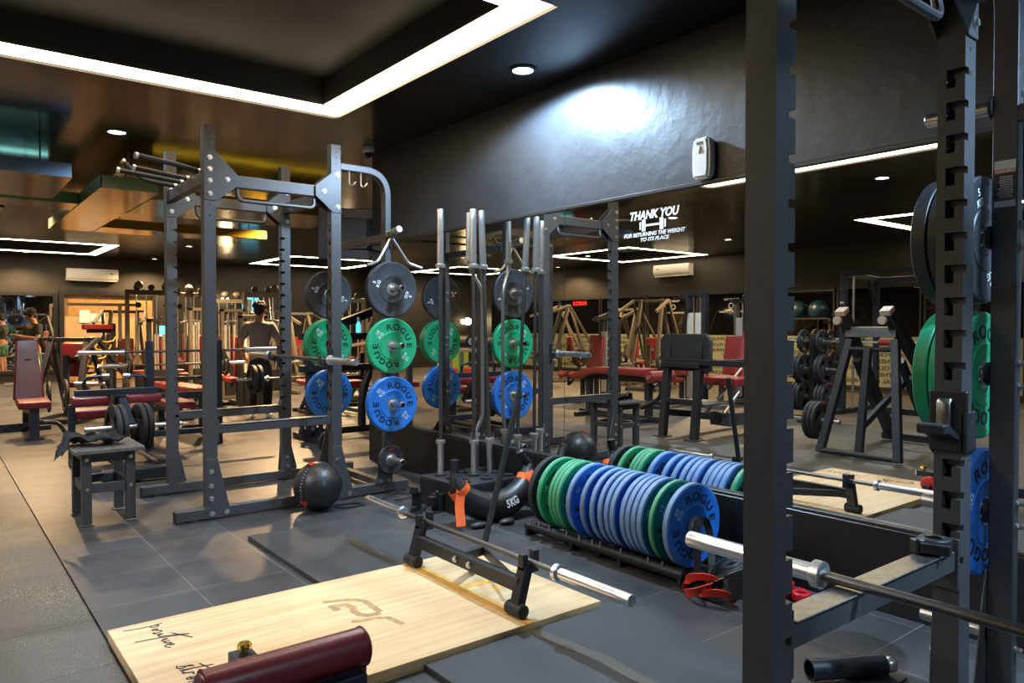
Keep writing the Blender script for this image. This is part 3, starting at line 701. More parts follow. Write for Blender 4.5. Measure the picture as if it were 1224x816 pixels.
# plates on the racks
GP = 'bumper plates on the rack pegs'
def rp(*a, **k): return bumper('bumper_plate', *a, group=GP, **k)
g1 = rp('charcoal bumper plate on the top near peg of the left rack, facing the camera', 'platerub', .225, .055, 'ROGUE', '5', 'platerub', 'white', loc=(2.965, 5.335, 1.655), spin=-.35)
gr1 = rp('green bumper plate on the near side of the left rack, above the blue plate', 'green', .225, .05, 'ROGUE', '10', 'ink', 'palegrey', loc=(2.965, 5.335, 1.20), spin=0)
bl1 = rp('blue bumper plate on the near side of the left rack, under the green plate', 'blue', .225, .06, 'ROGUE', '20', 'ink', 'palegrey', loc=(2.965, 5.335, .73), spin=.05)
dup(g1, (2.965, 6.525, 1.655), (0, 0, 0), "charcoal bumper plate on the far side of the left rack, behind its rear post")
dup(gr1, (2.965, 6.52, 1.20), (0, .12, 0), "front one of the two green bumper plates on the left rack's far side")
dup(gr1, (2.965, 6.572, 1.20), (0, .5, PI), "rear one of the two green bumper plates on the left rack's far side")
dup(bl1, (2.965, 6.525, .73), (0, .1, 0), "blue bumper plate on the far side of the left rack, behind its rear post")
s1 = bumper('change_plate', "small black plate with a red mark on the left rack's lowest near peg", 'platerub', .115, .03, '', '5', 'ink', 'ink', loc=(2.965, 5.355, .275), lettered=False, group='small plates on the lowest pegs')
obj('colour_mark', cbox(nb(), (0, -.0146, .085), (.05, .001, .008)), 'redplastic', s1)
dup(s1, (2.965, 6.51, .275), (0, 0, 0), "small black plate on the left rack's lowest far peg")
for k in range(3):
    dup(g1, (2.955, 1.062+.055*k, 1.66), (0, .9+.4*k, 0), ['charcoal bumper plate on the right rack, nearest of the three to the storage post', 'charcoal bumper plate on the right rack, middle of the three', 'charcoal bumper plate on the right rack, outermost of the three'][k])
    dup(gr1, (2.955, 1.06+.052*k, 1.18), (0, -.28+.5*k, 0), ['green bumper plate on the right rack, nearest of the three to the storage post', 'green bumper plate on the right rack, middle of the three green ones', 'green bumper plate on the right rack, outermost of the three green ones'][k])
dup(bl1, (2.955, 1.055, .695), (0, -.3, 0), 'blue bumper plate on the right rack, below the green plates')

# chrome hanging handle on the top of the left rack's storage post
t = thing('lat_pulldown_handle', 'chrome and black pull-down handle with two knurled arms hung on the left rack', 'cable handle', (2.965, 5.33, 2.10))
b = nb(); cyl(b, (0, .05, .0), (0, -.13, .03), .026, n=20); obj('hanger_tube', b, 'satin', t)
for s in (-1, 1):
    a = obj('arm', tube(nb(), fillet([(0, 0, -.02), (s*.14, -.03, -.23), (s*.25, -.06, -.265)], .03), .012, 10), 'satin', t)
    b = nb(); d = V((s*.11, -.03, -.035)); p0 = V((s*.14, -.03, -.23))
    for k in range(9):
        q = p0 + d*(.14+.09*k); cyl(b, q, q+d*.05, .0135, n=10)
    obj('knurled_grip', b, 'satin', a)
obj('collar', lathe(nb(), [(.02, -.02), (.034, -.02), (.034, .02), (.02, .02)], 16, Matrix.Translation((0, 0, -.005)), closed=True), 'steel', t)

# barbell across the left rack, barbell on the right rack's safety arms
barbell('barbell', 'barbell resting on the upright cups of the left power rack', 2.16, (2.425, 5.955, 1.099), shaft='shaft')
barbell('barbell', "barbell lying across the safety arms of the right power rack", 2.2, (1.885, .385, .6845), shaft='shaft')

# lock collars
def bar_collar(label, mat, loc, rot, lever):
    t = thing('barbell_collar', label, 'barbell collar', loc, rot, 'clamp collars for the barbells')
    n = 10; pts = [(.048*math.cos(2*PI*i/n), .048*math.sin(2*PI*i/n)) for i in range(n)]
    b = lathe(nb(), [(.026, 0), (.026, .045), (.044, .045), (.048, .04), (.048, .005), (.044, 0)], n, closed=True)
    cbox(b, (.055, 0, .022), (.03, .03, .04)); obj('ring', b, mat, t, bevel=.002)
    b = nb(); beam(b, (.06, .02, .022), (.0, .068, .022), .018, .03); cyl(b, (.062, .012, 0), (.062, .012, .046), .007, n=8); obj('lever', b, lever, t, bevel=.002)
    return t
bar_collar('black clamp collar lying on the safety arm of the right rack', 'black', (2.40, .972, .668), (0, 0, 2.6), 'black')
bar_collar('red clamp collar on the floor under the right rack, nearer the camera', 'redplastic', (3.38, 1.98, .001), (0, 0, .5), 'redplastic')
bar_collar('red clamp collar on the floor under the right rack, half hidden by the front post', 'redplastic', (3.46, 2.12, .001), (0, 0, 2.2), 'redplastic')
# ------------------------------------------------------------------ lifting platform and mats
BX0, BX1, BY0, BY1, BZ = .60, 2.51, 2.50, 3.565, .05
t = thing('lifting_platform', 'pale bamboo lifting platform with black handwriting lying on the rubber floor', 'platform', ((BX0+BX1)/2, (BY0+BY1)/2, 0))
wobj('board', box(nb(), BX0, BX1, BY0, BY1, .012, BZ), 'wood', t, bevel=.002)
wobj('edge_layer', box(nb(), BX0+.003, BX1-.003, BY0+.003, BY1-.003, 0.0, .012), 'woodedge', t)
def ink_strokes(strokes, ox, oy, s, w, z):
    """2D strokes (u along the writing, v up) laid flat: u -> -Y, v -> +X"""
    b = nb()
    for st in strokes:
        p = fillet([V((ox+v*s*.85, oy-u*s*1.35, z)) for u, v in st], .02*s*10, 4)
        tube(b, p, 0, w=w, h=.0008, up=(0, 0, 1))
    return b
POS = [[(-.15, 1.0), (-.05, .4), (-.12, -.6), (-.2, -1.2)], [(-.1, .5), (.05, .8), (.18, .55), (.05, .25), (-.08, .3)], [(.3, .3), (.4, .6), (.5, .35), (.38, .2), (.3, .4), (.55, .5)],
       [(.55, .5), (.72, .75), (.78, .4), (.66, .1), (.9, .3)], [(.9, .3), (1.0, .75), (1.03, .25), (1.2, .45)], [(1.02, 1.05), (1.05, 1.1)], [(1.2, .3), (1.42, 1.3), (1.62, 2.0), (1.5, 1.2), (1.33, .3), (1.2, -1.0)],
       [(1.15, 1.1), (2.05, 1.9)], [(1.5, .4), (1.6, .75), (1.66, .25), (1.8, .45)], [(1.8, .7), (1.9, .25), (2.05, .75), (2.1, .6)], [(2.08, .45), (2.3, .6), (2.25, .85), (2.12, .5), (2.25, .2), (2.5, .5)]]
STR = [[(0, .2), (.15, .7), (.25, .95), (.05, .7), (.22, .3), (.1, .05), (-.12, .15)], [(.3, .1), (.45, 1.2), (.55, 1.9), (.42, .9), (.4, .1), (.6, .3)], [(.15, 1.2), (.95, 1.6)], [(.6, .1), (.7, .7), (.75, .6), (.9, .65)],
       [(1.0, .3), (1.1, .65), (1.25, .4), (1.1, .1), (1.0, .3), (1.35, .5)], [(1.35, .1), (1.42, .6), (1.48, .2), (1.6, .65), (1.68, .15), (1.8, .4)], [(2.0, .6), (1.85, .5), (1.85, .2), (2.02, .5), (1.98, -.6), (1.8, -.9), (1.75, -.5), (2.3, .5)]]
b = ink_strokes(POS, .735, 3.49, .082, .0065, BZ+.0008)
xf(b, Matrix.Identity(4)); ow = wobj('handwriting', b, 'ink', t, smooth=False)
wobj('handwriting', ink_strokes(STR, .735, 3.01, .082, .0065, BZ+.0008), 'ink', t, smooth=False)
# burnt maker's mark
def strip(b, pts, w, z):
    tube(b, [V((*p, z)) for p in pts], 0, w=w, h=.0008, up=(0, 0, 1))
b = nb()
strip(b, [(1.461, 3.30), (1.56, 3.262), (1.60, 3.235), (1.626, 3.19), (1.62, 3.03)], .030, BZ+.0006)
strip(b, [(1.466, 3.225), (1.535, 3.205), (1.546, 3.155), (1.527, 3.10), (1.53, 3.055), (1.555, 3.022), (1.615, 3.012)], .034, BZ+.0009)
strip(b, [(1.475, 3.235), (1.475, 3.165)], .035, BZ+.0007)
strip(b, [(1.468, 3.008), (1.495, 2.985), (1.56, 2.976), (1.615, 2.945), (1.63, 2.84)], .028, BZ+.0005)
wobj('burnt_mark', b, 'burn', t, smooth=False)
b = nb()
strip(b, [(2.075, 3.565), (2.085, 3.3), (2.075, 3.0), (2.085, 2.7), (2.075, 2.502)], .062, BZ+.0006)
strip(b, [(2.10, 3.06), (2.24, 3.05), (2.44, 3.055)], .055, BZ+.0008)
strip(b, [(2.20, 2.95), (2.42, 2.93)], .05, BZ+.0004)
wobj('amber_residue', b, 'tape', t, smooth=False)

def floor_mat_thing(label, x0, x1, y0, y1, stain):
    t = thing('rubber_mat', label, 'mat', ((x0+x1)/2, (y0+y1)/2, 0), group='black rubber mats beside the platform')
    wobj('mat', box(nb(), x0, x1, y0, y1, 0, .025), 'matrub', t, bevel=.003)
    b = nb(); strip(b, stain, .06, .0256); wobj('residue_streak', b, 'stain', t, smooth=False)
floor_mat_thing('black rubber mat beyond the wooden platform, towards the left power rack', 1.60, 2.56, 3.57, 4.74, [(2.075, 3.58), (2.085, 3.8), (2.07, 4.0), (2.08, 4.32)])
floor_mat_thing('black rubber mat on the near side of the wooden platform', 1.53, 2.56, 1.25, 2.497, [(2.075, 2.49), (2.09, 2.3), (2.12, 2.1), (2.10, 1.9), (2.11, 1.72)])

# ------------------------------------------------------------------ barbell jack and its bar
t = thing('barbell_jack', 'black barbell jack with a long handle holding a barbell over the platform', 'barbell jack', (2.08, 3.05, BZ))
for y, s in ((3.50, 1), (2.60, -1)):
    b = nb(); beam(b, (2.075, y, BZ+.03), (2.135, y, .285), .045, .06, (0, 1, 0))
    leg = wobj('leg', b, 'black', t, bevel=.003)
    b = nb(); cyl(b, (2.075, y-.055, BZ+.0325), (2.075, y+.055, BZ+.0325), .032, n=24)
    wobj('foot_roller', b, 'rubber', leg, bevel=.004)
    b = nb()
    box(b, 2.10, 2.13, y-.02, y+.02, .25, .325); box(b, 2.165, 2.195, y-.02, y+.02, .25, .335); box(b, 2.10, 2.195, y-.02, y+.02, .235, .268)
    wobj('bar_cradle', b, 'black', leg, bevel=.003)
b = nb(); beam(b, (2.105, 2.6, .185), (2.105, 3.5, .185), .045, .065); beam(b, (2.12, 2.66, .18), (2.37, 3.26, .14), .012, .05)
o = wobj('crossbeam', b, 'black', t, bevel=.003)
b = nb(); bolts(b, [(2.081, 3.10, .185), (2.081, 2.98, .185)], 'x', -1, .011, .012); wobj('bolts', b, 'satin', o)
b = nb(); cyl(b, (2.385, 3.285, .115), (2.62, 3.255, .985), .0175, n=16); beam(b, (2.11, 3.14, .175), (2.40, 3.295, .13), .05, .045)
wobj('handle', b, 'rubber', t)
barbell('barbell', 'barbell held by the black jack over the bamboo platform', 2.2, (2.148, 3.07, .2855))

# ------------------------------------------------------------------ floor rack with its row of plates
t = thing('plate_rack', 'low black floor rack holding the row of green and blue plates along the mirror wall', 'plate rack', (3.24, 3.27, 0))
for x in (3.08, 3.40):
    b = nb(); cyl(b, (x, 2.46, .06), (x, 3.74, .06), .03, n=16)
    r = wobj('rail', b, 'black', t)
    b = nb()
    for y in (2.475, 2.9, 3.3, 3.72): box(b, x-.028, x+.028, y-.012, y+.012, 0, .05)
    wobj('foot', b, 'black', r, bevel=.002)
b = nb()
for y in (2.475, 3.1, 3.72): box(b, 3.08, 3.40, y-.02, y+.02, .01, .035)
wobj('cross_bar', b, 'black', t, bevel=.002)
b = nb()
for y in (2.59, 2.69, 2.89, 3.055, 3.12, 3.23, 3.34, 3.50, 3.60, 3.69):
    for x in (3.06, 3.42): cyl(b, (x, y, .07), (x, y, .108), .006, n=8)
wobj('divider_pin', b, 'satin', t)
PX, PZ = 3.24, .285
row = [(3.645, 'platerub', 'ROGUE', '5', 'black bumper plate at the far end of the floor rack'),
       (3.558, 'green', 'ROGUE', '10', 'green bumper plate next to the black plate at the far end of the floor rack'),
       (3.380, 'green', 'ROGUE', '10', 'green bumper plate in the floor rack, front one of three standing together'),
       (3.415, 'green', 'ROGUE', '10', 'green bumper plate in the floor rack, middle of three standing together'),
       (3.450, 'green', 'ROGUE', '10', 'green bumper plate in the floor rack, rear of three standing together'),
       (3.285, 'blue', 'ROGUE', '20', 'blue bumper plate just in front of the three green plates in the floor rack'),
       (3.165, 'blue', 'ROGUE', '20', 'blue bumper plate in the floor rack, second blue one from the far end'),
       (3.085, 'blue', 'ROGUE', '20', 'blue bumper plate in the floor rack, third blue one from the far end'),
       (3.020, 'blue', 'ROGUE', '20', 'blue bumper plate in the floor rack, rear of the middle three'),
       (2.967, 'blue', 'ROGUE', '20', 'blue bumper plate in the floor rack, centre of the middle three'),
       (2.922, 'blue', 'ROGUE', '20', 'blue bumper plate in the floor rack, front of the middle three'),
       (2.845, 'blue', 'ROGUE', '20', 'blue bumper plate in the floor rack, rearmost of the four behind the near green plate'),
       (2.803, 'blue', 'ROGUE', '20', "second from the back of the four blue plates behind the floor rack's near green plate"),
       (2.761, 'blue', 'ROGUE', '20', "third from the back of the four blue plates behind the floor rack's near green plate"),
       (2.719, 'blue', 'ROGUE', '20', 'blue bumper plate in the floor rack, directly behind the near green plate'),
       (2.640, 'green', 'ROGUE', '10', 'green bumper plate directly behind the front blue plate of the floor rack'),
       (2.540, 'blue', 'ROGUE', '20', 'blue bumper plate at the near front end of the floor rack, lettering in full view')]
proto = {}
for i, (y, m, w, wt, l) in enumerate(row):
    th = .034 if m == 'green' else .040
    if m not in proto:
        proto[m] = bumper('bumper_plate', l, m, .225, th, w, wt, 'ink' if m != 'platerub' else 'platerub', 'palegrey', loc=(PX, y, PZ), spin=.0, group='bumper plates in the floor rack', rim={'g': 'greenrim', 'b': 'bluerim'}.get(m[0])); o = proto[m]
    else: o = dup(proto[m], (PX, y, PZ), None, l)
    o.rotation_euler = (random.uniform(-.002, .002), random.uniform(-.6, .6) if i < 15 else (-.1 if i == 15 else -.12), random.uniform(-.003, .003)); 

# black belt, dark plate and strap at the near end of the rack
t = bumper('bumper_plate', "black plate lying low under the lifting belt at the floor rack's near end", 'platerub', .17, .04, '', '5', 'ink', 'ink', loc=(3.36, 2.36, .075), lettered=False, group=None)
t.rotation_euler = (1.15, 0, .5)
t = thing('lifting_belt', 'black leather lifting belt curled on the floor beside the front blue plate', 'belt', (3.28, 2.24, 0))
b = nb(); p = [(3.25+.22*math.cos(a)*1.0, 2.22+.17*math.sin(a), .062+.03*math.sin(a*2)) for a in [i*2*PI/28+.3 for i in range(27)]]
wobj('strap', tube(nb(), p, 0, w=.10, h=.010, up=(.35, -.1, 1)) if False else tube(nb(), p, 0, w=.010, h=.10, up=(.35, -.1, 1)), 'leather', t)
b = nb(); box(b, 3.46, 3.475, 2.20, 2.28, .05, .13); wobj('buckle', b, 'chrome', t, bevel=.003)
t = tag(obj('resistance_strap', tube(nb(), fillet([(3.14, 2.42, .06), (3.17, 2.46, .30), (3.24, 2.46, .34), (3.27, 2.45, .28), (3.23, 2.40, .12), (3.17, 2.36, .02)], .06), 0, w=.038, h=.005, up=(.7, .7, 0)), 'rubber'),
        'black loop strap hung over the hub of the front blue plate', 'strap')
t = thing('wrist_straps', "pair of red lifting straps dropped on the floor beside the plate rack", 'lifting straps', (3.03, 2.32, 0))
b = nb(); p = fillet([(3.06, 2.44, .018), (3.01, 2.38, .09), (3.04, 2.28, .115), (3.12, 2.25, .06), (3.11, 2.33, .015), (3.02, 2.32, .03), (2.95, 2.25, .06), (3.0, 2.16, .075), (3.08, 2.15, .015)], .05, 5)
wobj('red_strap', tube(b, p, 0, w=.005, h=.042, up=(-.3, -.3, 1)), 'redcloth', t)
b = nb(); p = fillet([(2.99, 2.38, .012), (2.94, 2.30, .05), (2.97, 2.22, .095), (3.06, 2.21, .10), (3.12, 2.27, .04), (3.08, 2.36, .012)], .05, 5)
wobj('red_strap', tube(b, p, 0, w=.005, h=.042, up=(-.5, -.4, 1)), 'redcloth', t)
b = nb(); tube(b, fillet([(2.985, 2.215, .101), (3.02, 2.208, .104), (3.06, 2.212, .104)], .03), 0, w=.007, h=.046, up=(-.5, -.4, 1)); wobj('black_cuff', b, 'leather', t)

# ------------------------------------------------------------------ bar holder with four standing bars
HX0, HX1, HY0, HY1, HZ = 2.98, 3.54, 4.38, 4.92, .215
t = thing('bar_holder', 'black floor box with nine holes holding upright barbells by the mirror', 'barbell holder', ((HX0+HX1)/2, (HY0+HY1)/2, 0))
b = nb()
for a in ((HX0, HX1, HY0, HY1, HZ-.012, HZ), (HX0, HX0+.01, HY0, HY1, 0, HZ-.012), (HX1-.01, HX1, HY0, HY1, 0, HZ-.012), (HX0, HX1, HY0, HY0+.01, 0, HZ-.012), (HX0, HX1, HY1-.01, HY1, 0, HZ-.012)): box(b, *a)
wobj('housing', b, 'black', t, bevel=.003)
spots = [(x, y) for y in (4.80, 4.64, 4.48) for x in (3.09, 3.29, 3.49)]
for x, y in spots:
    wobj('hole_ring', lathe(nb(), [(.029, 0), (.029, .02), (.043, .016), (.043, 0)], 22, T((x, y, HZ)), closed=True), 'rubber', t)
    b = nb(); lathe(b, [(0, .001), (.029, .001)], 20, T((x, y, HZ))); wobj('hole', b, 'ink', t)
G4 = 'barbells standing in the floor holder'
def standing(x, y, x1, y1, label):
    d = V((x1-x, y1-y, 2.0)).normalized(); q = V((0, 1, 0)).rotation_difference(d).to_euler()
    return barbell('barbell', label, 2.2, V((x, y, HZ+.0))+d*.93, tuple(q), G4)
standing(3.09, 4.80, 3.085, 4.79, 'standing barbell furthest left in the floor holder')
standing(3.29, 4.64, 3.275, 4.63, 'standing barbell in the middle hole of the floor holder, left of the bent bar')
standing(3.46, 4.66, 3.36, 4.64, 'standing barbell right of the bent bar, leaning to the mirror')
t = thing('curl_bar', 'bent silver curl bar standing between two straight bars in the floor holder', 'barbell', (3.44, 4.83, HZ), group=G4)
pts = [(0, 0, .40), (0, 0, .43), (-.012, -.03, .50), (.0, .0, .60), (0, 0, 1.50), (-.02, -.02, 1.60), (-.05, -.03, 1.68)]
top = V((-.06, -.03, 1.66))
path = fillet([(-.0, 0, .28), (0, 0, .32), (.06, -.02, .46), (-.01, -.01, .54), (-.015, -.01, 1.42), (-.085, .01, 1.56), (-.075, 0, 1.66)], .05, 5)
path = fillet([(0, 0, .02), (0, 0, .30), (.045, -.03, .42), (.045, -.03, 1.44), (-.045, .02, 1.60), (-.05, .02, 1.68)], .06, 6)
obj('shaft', tube(nb(), path, .0145, 12), 'satin', t)
for (x, y, z, L) in ((0, 0, -.0, .27), (-.05, .02, 1.66, .38)):
    obj('sleeve', lathe(nb(), [(0, -.19 if z < 1 else 0), (.025, -.19 if z < 1 else 0), (.025, L), (.0, L)] if z < 1 else [(.0145, 0), (.037, 0), (.037, .03), (.025, .034), (.025, L), (.018, L), (0, L-.004)], 24, T((x, y, z))), 'chrome', t)
b = lathe(nb(), [(.0145, .265), (.037, .265), (.037, .295), (.0145, .295)], 24, closed=True); obj('collar', b, 'chrome', t)

# ------------------------------------------------------------------ crescent weight bag
t = thing('crescent_weight_bag', 'black crescent weight bag marked 5KG with orange straps, leaning on the bar holder', 'weight bag', (3.07, 4.12, 0))
e1, e2 = V((1, -.06, .02)).normalized(), V((.0, .14, 1)).normalized()
C0 = V((3.13, 4.19, .366)); pts = []; rad = []
for i in range(25):
    a = math.radians(188+ (352-188)*i/24); s = abs(i-12)/12
    pts.append(C0 + e1*(.315*math.cos(a)) + e2*(.27*math.sin(a))); rad.append(.100*(1-.60*s**2.6))
bag = wobj('bag', tube(nb(), pts, rad, 20), 'leather', t)
for s, i in ((1, 0), (-1, 24)):
    p = pts[i]; q = p + e2*.13 + e1*(.01 if i == 0 else -.075)
    b = nb(); m = [p - e2*.02, p + e2*.01, p + e2*.03, p+(q-p)*.5, q-(q-p)*.08, q]
    tube(b, m, [.036, .036, .026, .030, .033, .016], 16)
    g = wobj('end_grip', b, 'leather', t)
for i0, i1, dx in ((3, 5, 1), (21, 19, -1)):
    a, c = pts[i0], pts[i1]; ra, rc = rad[i0], rad[i1]
    d = (pts[i0+1]-pts[i0-1]).normalized()
    b = nb(); n1 = V((-.5, -.9, .2)).normalized(); n1 = (n1-d*n1.dot(d)).normalized(); n2 = d.cross(n1)
    loop = [a + (n1*math.cos(k*2*PI/20)+n2*math.sin(k*2*PI/20))*(ra+.004) for k in range(20)]
    tube(b, loop, 0, w=.045, h=.004, up=None, closed=True) if False else None
    for k in range(20):
        p0, p1 = loop[k], loop[(k+1) % 20]
        face(b, [b.verts.new(v) for v in (p0-d*.031, p1-d*.031, p1+d*.031, p0+d*.031)])
    bmesh.ops.remove_doubles(b, verts=b.verts, dist=1e-5); bmesh.ops.solidify(b, geom=list(b.faces), thickness=.003)
    o = wobj('orange_strap', b, 'orange', t)
    front = a + n1*(ra+.006); b = nb()
    if dx > 0: tube(b, fillet([front+V((0, .02, .03)), front+V((-.03, .0, -.07)), V((front.x-.05, front.y-.05, .03))], .03), 0, w=.062, h=.004, up=(-.5, -1, .1))
    else: tube(b, fillet([front+V((0, 0, .05)), front+V((.01, -.03, .0)), front+V((.05, -.03, -.09))], .03), 0, w=.062, h=.004, up=(-.5, -1, .1))
    wobj('strap_tail', b, 'orange', o)
b = nb()
for ch, q in (('5', 13.15), ('K', 14.1), ('G', 15.1)):
    i0 = int(q); pc = pts[i0].lerp(pts[i0+1], q-i0); xax = (pts[i0+1]-pts[i0-1]).normalized()
    n = V((-.25, -.95, .18)); n = (n-xax*n.dot(xax)).normalized(); yax = n.cross(xax); pc = pc + n*(rad[i0]-.001)
    R4 = Matrix(((xax.x, yax.x, n.x, pc.x), (xax.y, yax.y, n.y, pc.y), (xax.z, yax.z, n.z, pc.z), (0, 0, 0, 1)))
    add_me(b, tcache(ch, .075, extrude=.004, bold=.002, sx=.72), R4)
wobj('lettering', b, 'white', bag, smooth=False)
b = nb()
for (x, y, dx, dy) in ((2.96, 4.06, -.12, -.02), (3.42, 4.10, .14, -.06), (3.14, 4.03, -.05, -.05)):
    sphere(b, (x+dx*.4, y+dy*.4, .024), .04, (1.6, 1.0, .55), 14, 8)
wobj('filler_tab', b, 'leather', t)

# ------------------------------------------------------------------ pair of J-cups left on the floor
t = thing('rack_cup', 'pair of black rack cups left on the floor left of the bar holder', 'rack cup', (2.82, 4.70, 0))
b = nb(); box(b, -.09, .12, -.05, .05, 0, .014); box(b, -.04, .02, -.03, .03, .014, .15); prism(b, [(-.04, .13), (-.10, .15), (-.10, .20), (-.085, .2), (-.08, .165), (-.0, .15)], 'y', -.03, .03); cyl(b, (-.06, 0, .05), (-.13, 0, .05), .014, n=12)
obj('cup', xf(b, Matrix.Rotation(.8, 4, 'Z')), 'black', t, bevel=.003)
b = nb(); box(b, -.05, .05, -.05, .05, 0, .01); box(b, .0, .05, -.04, .04, .01, .13); box(b, -.06, .0, -.03, .03, .05, .12); cyl(b, (0, -.02, .13), (0, -.02, .155), .014, n=12)
o = obj('cup', xf(b, T((.1, -.09, 0)) @ Matrix.Rotation(.3, 4, 'Z')), 'black', t, bevel=.003)
t = tag(obj('nylon_strap', tube(nb(), fillet([(2.42, 5.24, .006), (2.58, 5.20, .012), (2.62, 5.12, .008), (2.46, 5.10, .006), (2.40, 5.18, .006)], .05), 0, w=.035, h=.006, up=(0, 0, 1)), 'rubber'), 'black nylon strap on the floor in front of the rack foot', 'strap')
t = tag(obj('nylon_strap', tube(nb(), fillet([(2.80, 5.20, .006), (2.95, 5.26, .03), (3.06, 5.24, .06), (3.09, 5.14, .05), (3.02, 5.08, .015), (2.86, 5.10, .006)], .06), .006, 8), 'rubber'), 'black looped cord at the far foot of the left rack, near the bar holder', 'strap')

# ------------------------------------------------------------------ medicine ball
t = thing('medicine_ball', 'black stitched medicine ball with red tabs at the foot of the left rack', 'medicine ball', (2.27, 5.195, .178))
obj('ball', sphere(nb(), (0, 0, 0), .178, n=48, m=28), 'leather', t)
b = nb()
A = Matrix.Rotation(.5, 4, 'Z') @ Matrix.Rotation(.25, 4, 'Y')
for ang in (-1.0, -.25, .6, 1.6):
    p = [Matrix.Rotation(ang, 4, 'Z') @ V((0, -.1785*math.cos(a), .1785*math.sin(a))) for a in [(-80+k*8)*PI/180 for k in range(21)]]
    tube(b, p, .0016, 5)
obj('seam', b, 'ink', t)
b = nb()
for k in range(16):
    a = (-60+k*7.5)*PI/180; d = V((math.sin(-1.15)*math.cos(a), -math.cos(-1.15)*math.cos(a), math.sin(a))); s = V((math.cos(-1.15), math.sin(-1.15), 0))
    tube(b, [d*.1795-s*.006+V((0, 0, .003)), d*.1805, d*.1795+s*.006-V((0, 0, .003))], .0013, 4)
obj('white_stitching', b, 'palegrey', t)
for dd in (V((-.35, -.05, 1)), V((-.9, -.45, -.62))):
    d = dd.normalized(); b = nb(); s = d.cross(V((0, 0, 1))).normalized()
    tube(b, fillet([d*.177-s*.03, d*.19, d*.177+s*.03], .02), 0, w=.03, h=.006, up=d)
    obj('red_tab', b, 'redplastic', t)

# ------------------------------------------------------------------ step stool with a towel
t = thing('step_stool', "black steel step stool with a grey towel on its ribbed top", 'stool', (.985, 5.95, 0))
SX0, SX1, SY0, SY1, SZ = .82, 1.15, 5.72, 6.18, .52
b = box(nb(), SX0-.05, SX1+.05, SY0-.06, SY1+.05, SZ-.022, SZ)
for k in range(26):
    for j in range(11):
        beam(b, (SX0-.03+k*.0155, SY0-.04+j*.051, SZ+.001), (SX0-.02+k*.0155, SY0-.012+j*.051, SZ+.001), .005, .004)
wobj('ribbed_top', b, 'diamond', t, smooth=False)
for x in (SX0+.03, SX1-.03):
    for y in (SY0+.03, SY1-.03):
        leg = wobj('leg', box(nb(), x-.03, x+.03, y-.03, y+.03, .012, SZ-.022), 'steel', t, bevel=.004)
        wobj('foot_cap', box(nb(), x-.04, x+.04, y-.04, y+.04, 0, .012), 'bare', leg, bevel=.003)
b = nb()
for z0, z1 in ((.22, .28), (.43, .49)):
    for y in (SY0+.03, SY1-.03): box(b, SX0+.06, SX1-.06, y-.02, y+.02, z0, z1)
    for x in (SX0+.03, SX1-.03): box(b, x-.02, x+.02, SY0+.06, SY1-.06, z0, z1)
wobj('stretcher', b, 'steel', t, bevel=.003)
b = nb(); bolts(b, [(SX0+.03, SY0-.0, z) for z in (.25, .45)] + [(SX1-.03, SY0, z) for z in (.25, .45)], 'y', -1, .008, .008); wobj('bolts', b, 'satin', t)
# towel: crumpled cloth draped over the corner
b = nb(); nx, ny = 26, 18; g = []
for i in range(nx+1):
    for j in range(ny+1):
        u, v = i/nx, j/ny
        x = SX0-.11+.40*u+.02*math.sin(9*v); y = SY0+.12+.30*v+.04*math.sin(5*u+1)
        z = SZ+.008+.05*abs(math.sin(7*u+4*v))*abs(math.sin(3*v+6*u*v+1))+.03*abs(math.sin(13*v-5*u))
        if x < SX0-.05: z = SZ+.012-(SX0-.05-x)*1.5*(1 if v < .7 else .6)-.005*math.sin(12*v)
        g.append(b.verts.new((x, y, z)))
for i in range(nx):
    for j in range(ny): face(b, [g[i*(ny+1)+j], g[(i+1)*(ny+1)+j], g[(i+1)*(ny+1)+j+1], g[i*(ny+1)+j+1]])
bmesh.ops.solidify(b, geom=list(b.faces), thickness=.007)
o = tag(obj('towel', b, 'towel', ang=2), 'crumpled dark grey towel draped over the step stool', 'towel')

# ------------------------------------------------------------------ red bench in the foreground
t = thing('adjustable_bench', 'dark red padded bench in the foreground, its end roll over the wooden platform', 'bench', (.69, 1.9, 0))
b = nb(); r = .048
prof = [(1.735, .36), (1.735, .478)] + [(1.750+r*math.cos(a), .522+r*math.sin(a)) for a in [1.35*PI-i*PI*1.45/16 for i in range(17)]] + [(1.79, .46), (1.77, .36)]
wobj('pad', prism(b, prof, 'x', .478, .892), 'red', t, bevel=.014, seg=3, ang=1.0)
b = nb()
for x in (.486, .884): tube(b, [(x, y, z) for y, z in prof], .003, 6, closed=True)
wobj('piping', b, 'red', t)
b = nb(); box(b, .69, .87, 1.690, 1.734, .37, .476); o = wobj('pad_bracket', b, 'navy', t, bevel=.004)
b = nb(); box(b, .60, .69, 1.70, 1.734, .37, .455); wobj('side_plate', b, 'black', o, bevel=.004)
b = nb(); cyl(b, (.835, 1.69, .44), (.835, 1.68, .44), .012, n=12); wobj('bolt', b, 'chrome', o)
b = nb(); box(b, .70, .78, 1.66, 1.74, .12, .36); beam(b, (.74, 1.60, .12), (.86, 2.50, .12), .07, .07); wobj('main_rail', b, 'navy', t, bevel=.004)
b = nb(); box(b, .83, .91, 2.53, 2.68, .155, .20); box(b, .84, .90, 2.53, 2.59, .05, .155); box(b, .66, 1.02, 2.53, 2.59, .052, .11); o = wobj('front_leg', b, 'black', t, bevel=.004)
wobj('beam_cap', box(nb(), .835, .905, 2.681, 2.69, .16, .195), 'cream', o)
b = nb(); lathe(b, [(0, .0), (.012, 0), (.012, .012), (.024, .014), (.026, .026), (.02, .034), (0, .034)], 16, T((.876, 2.64, .20))); wobj('adjustment_knob', b, 'gold', t)
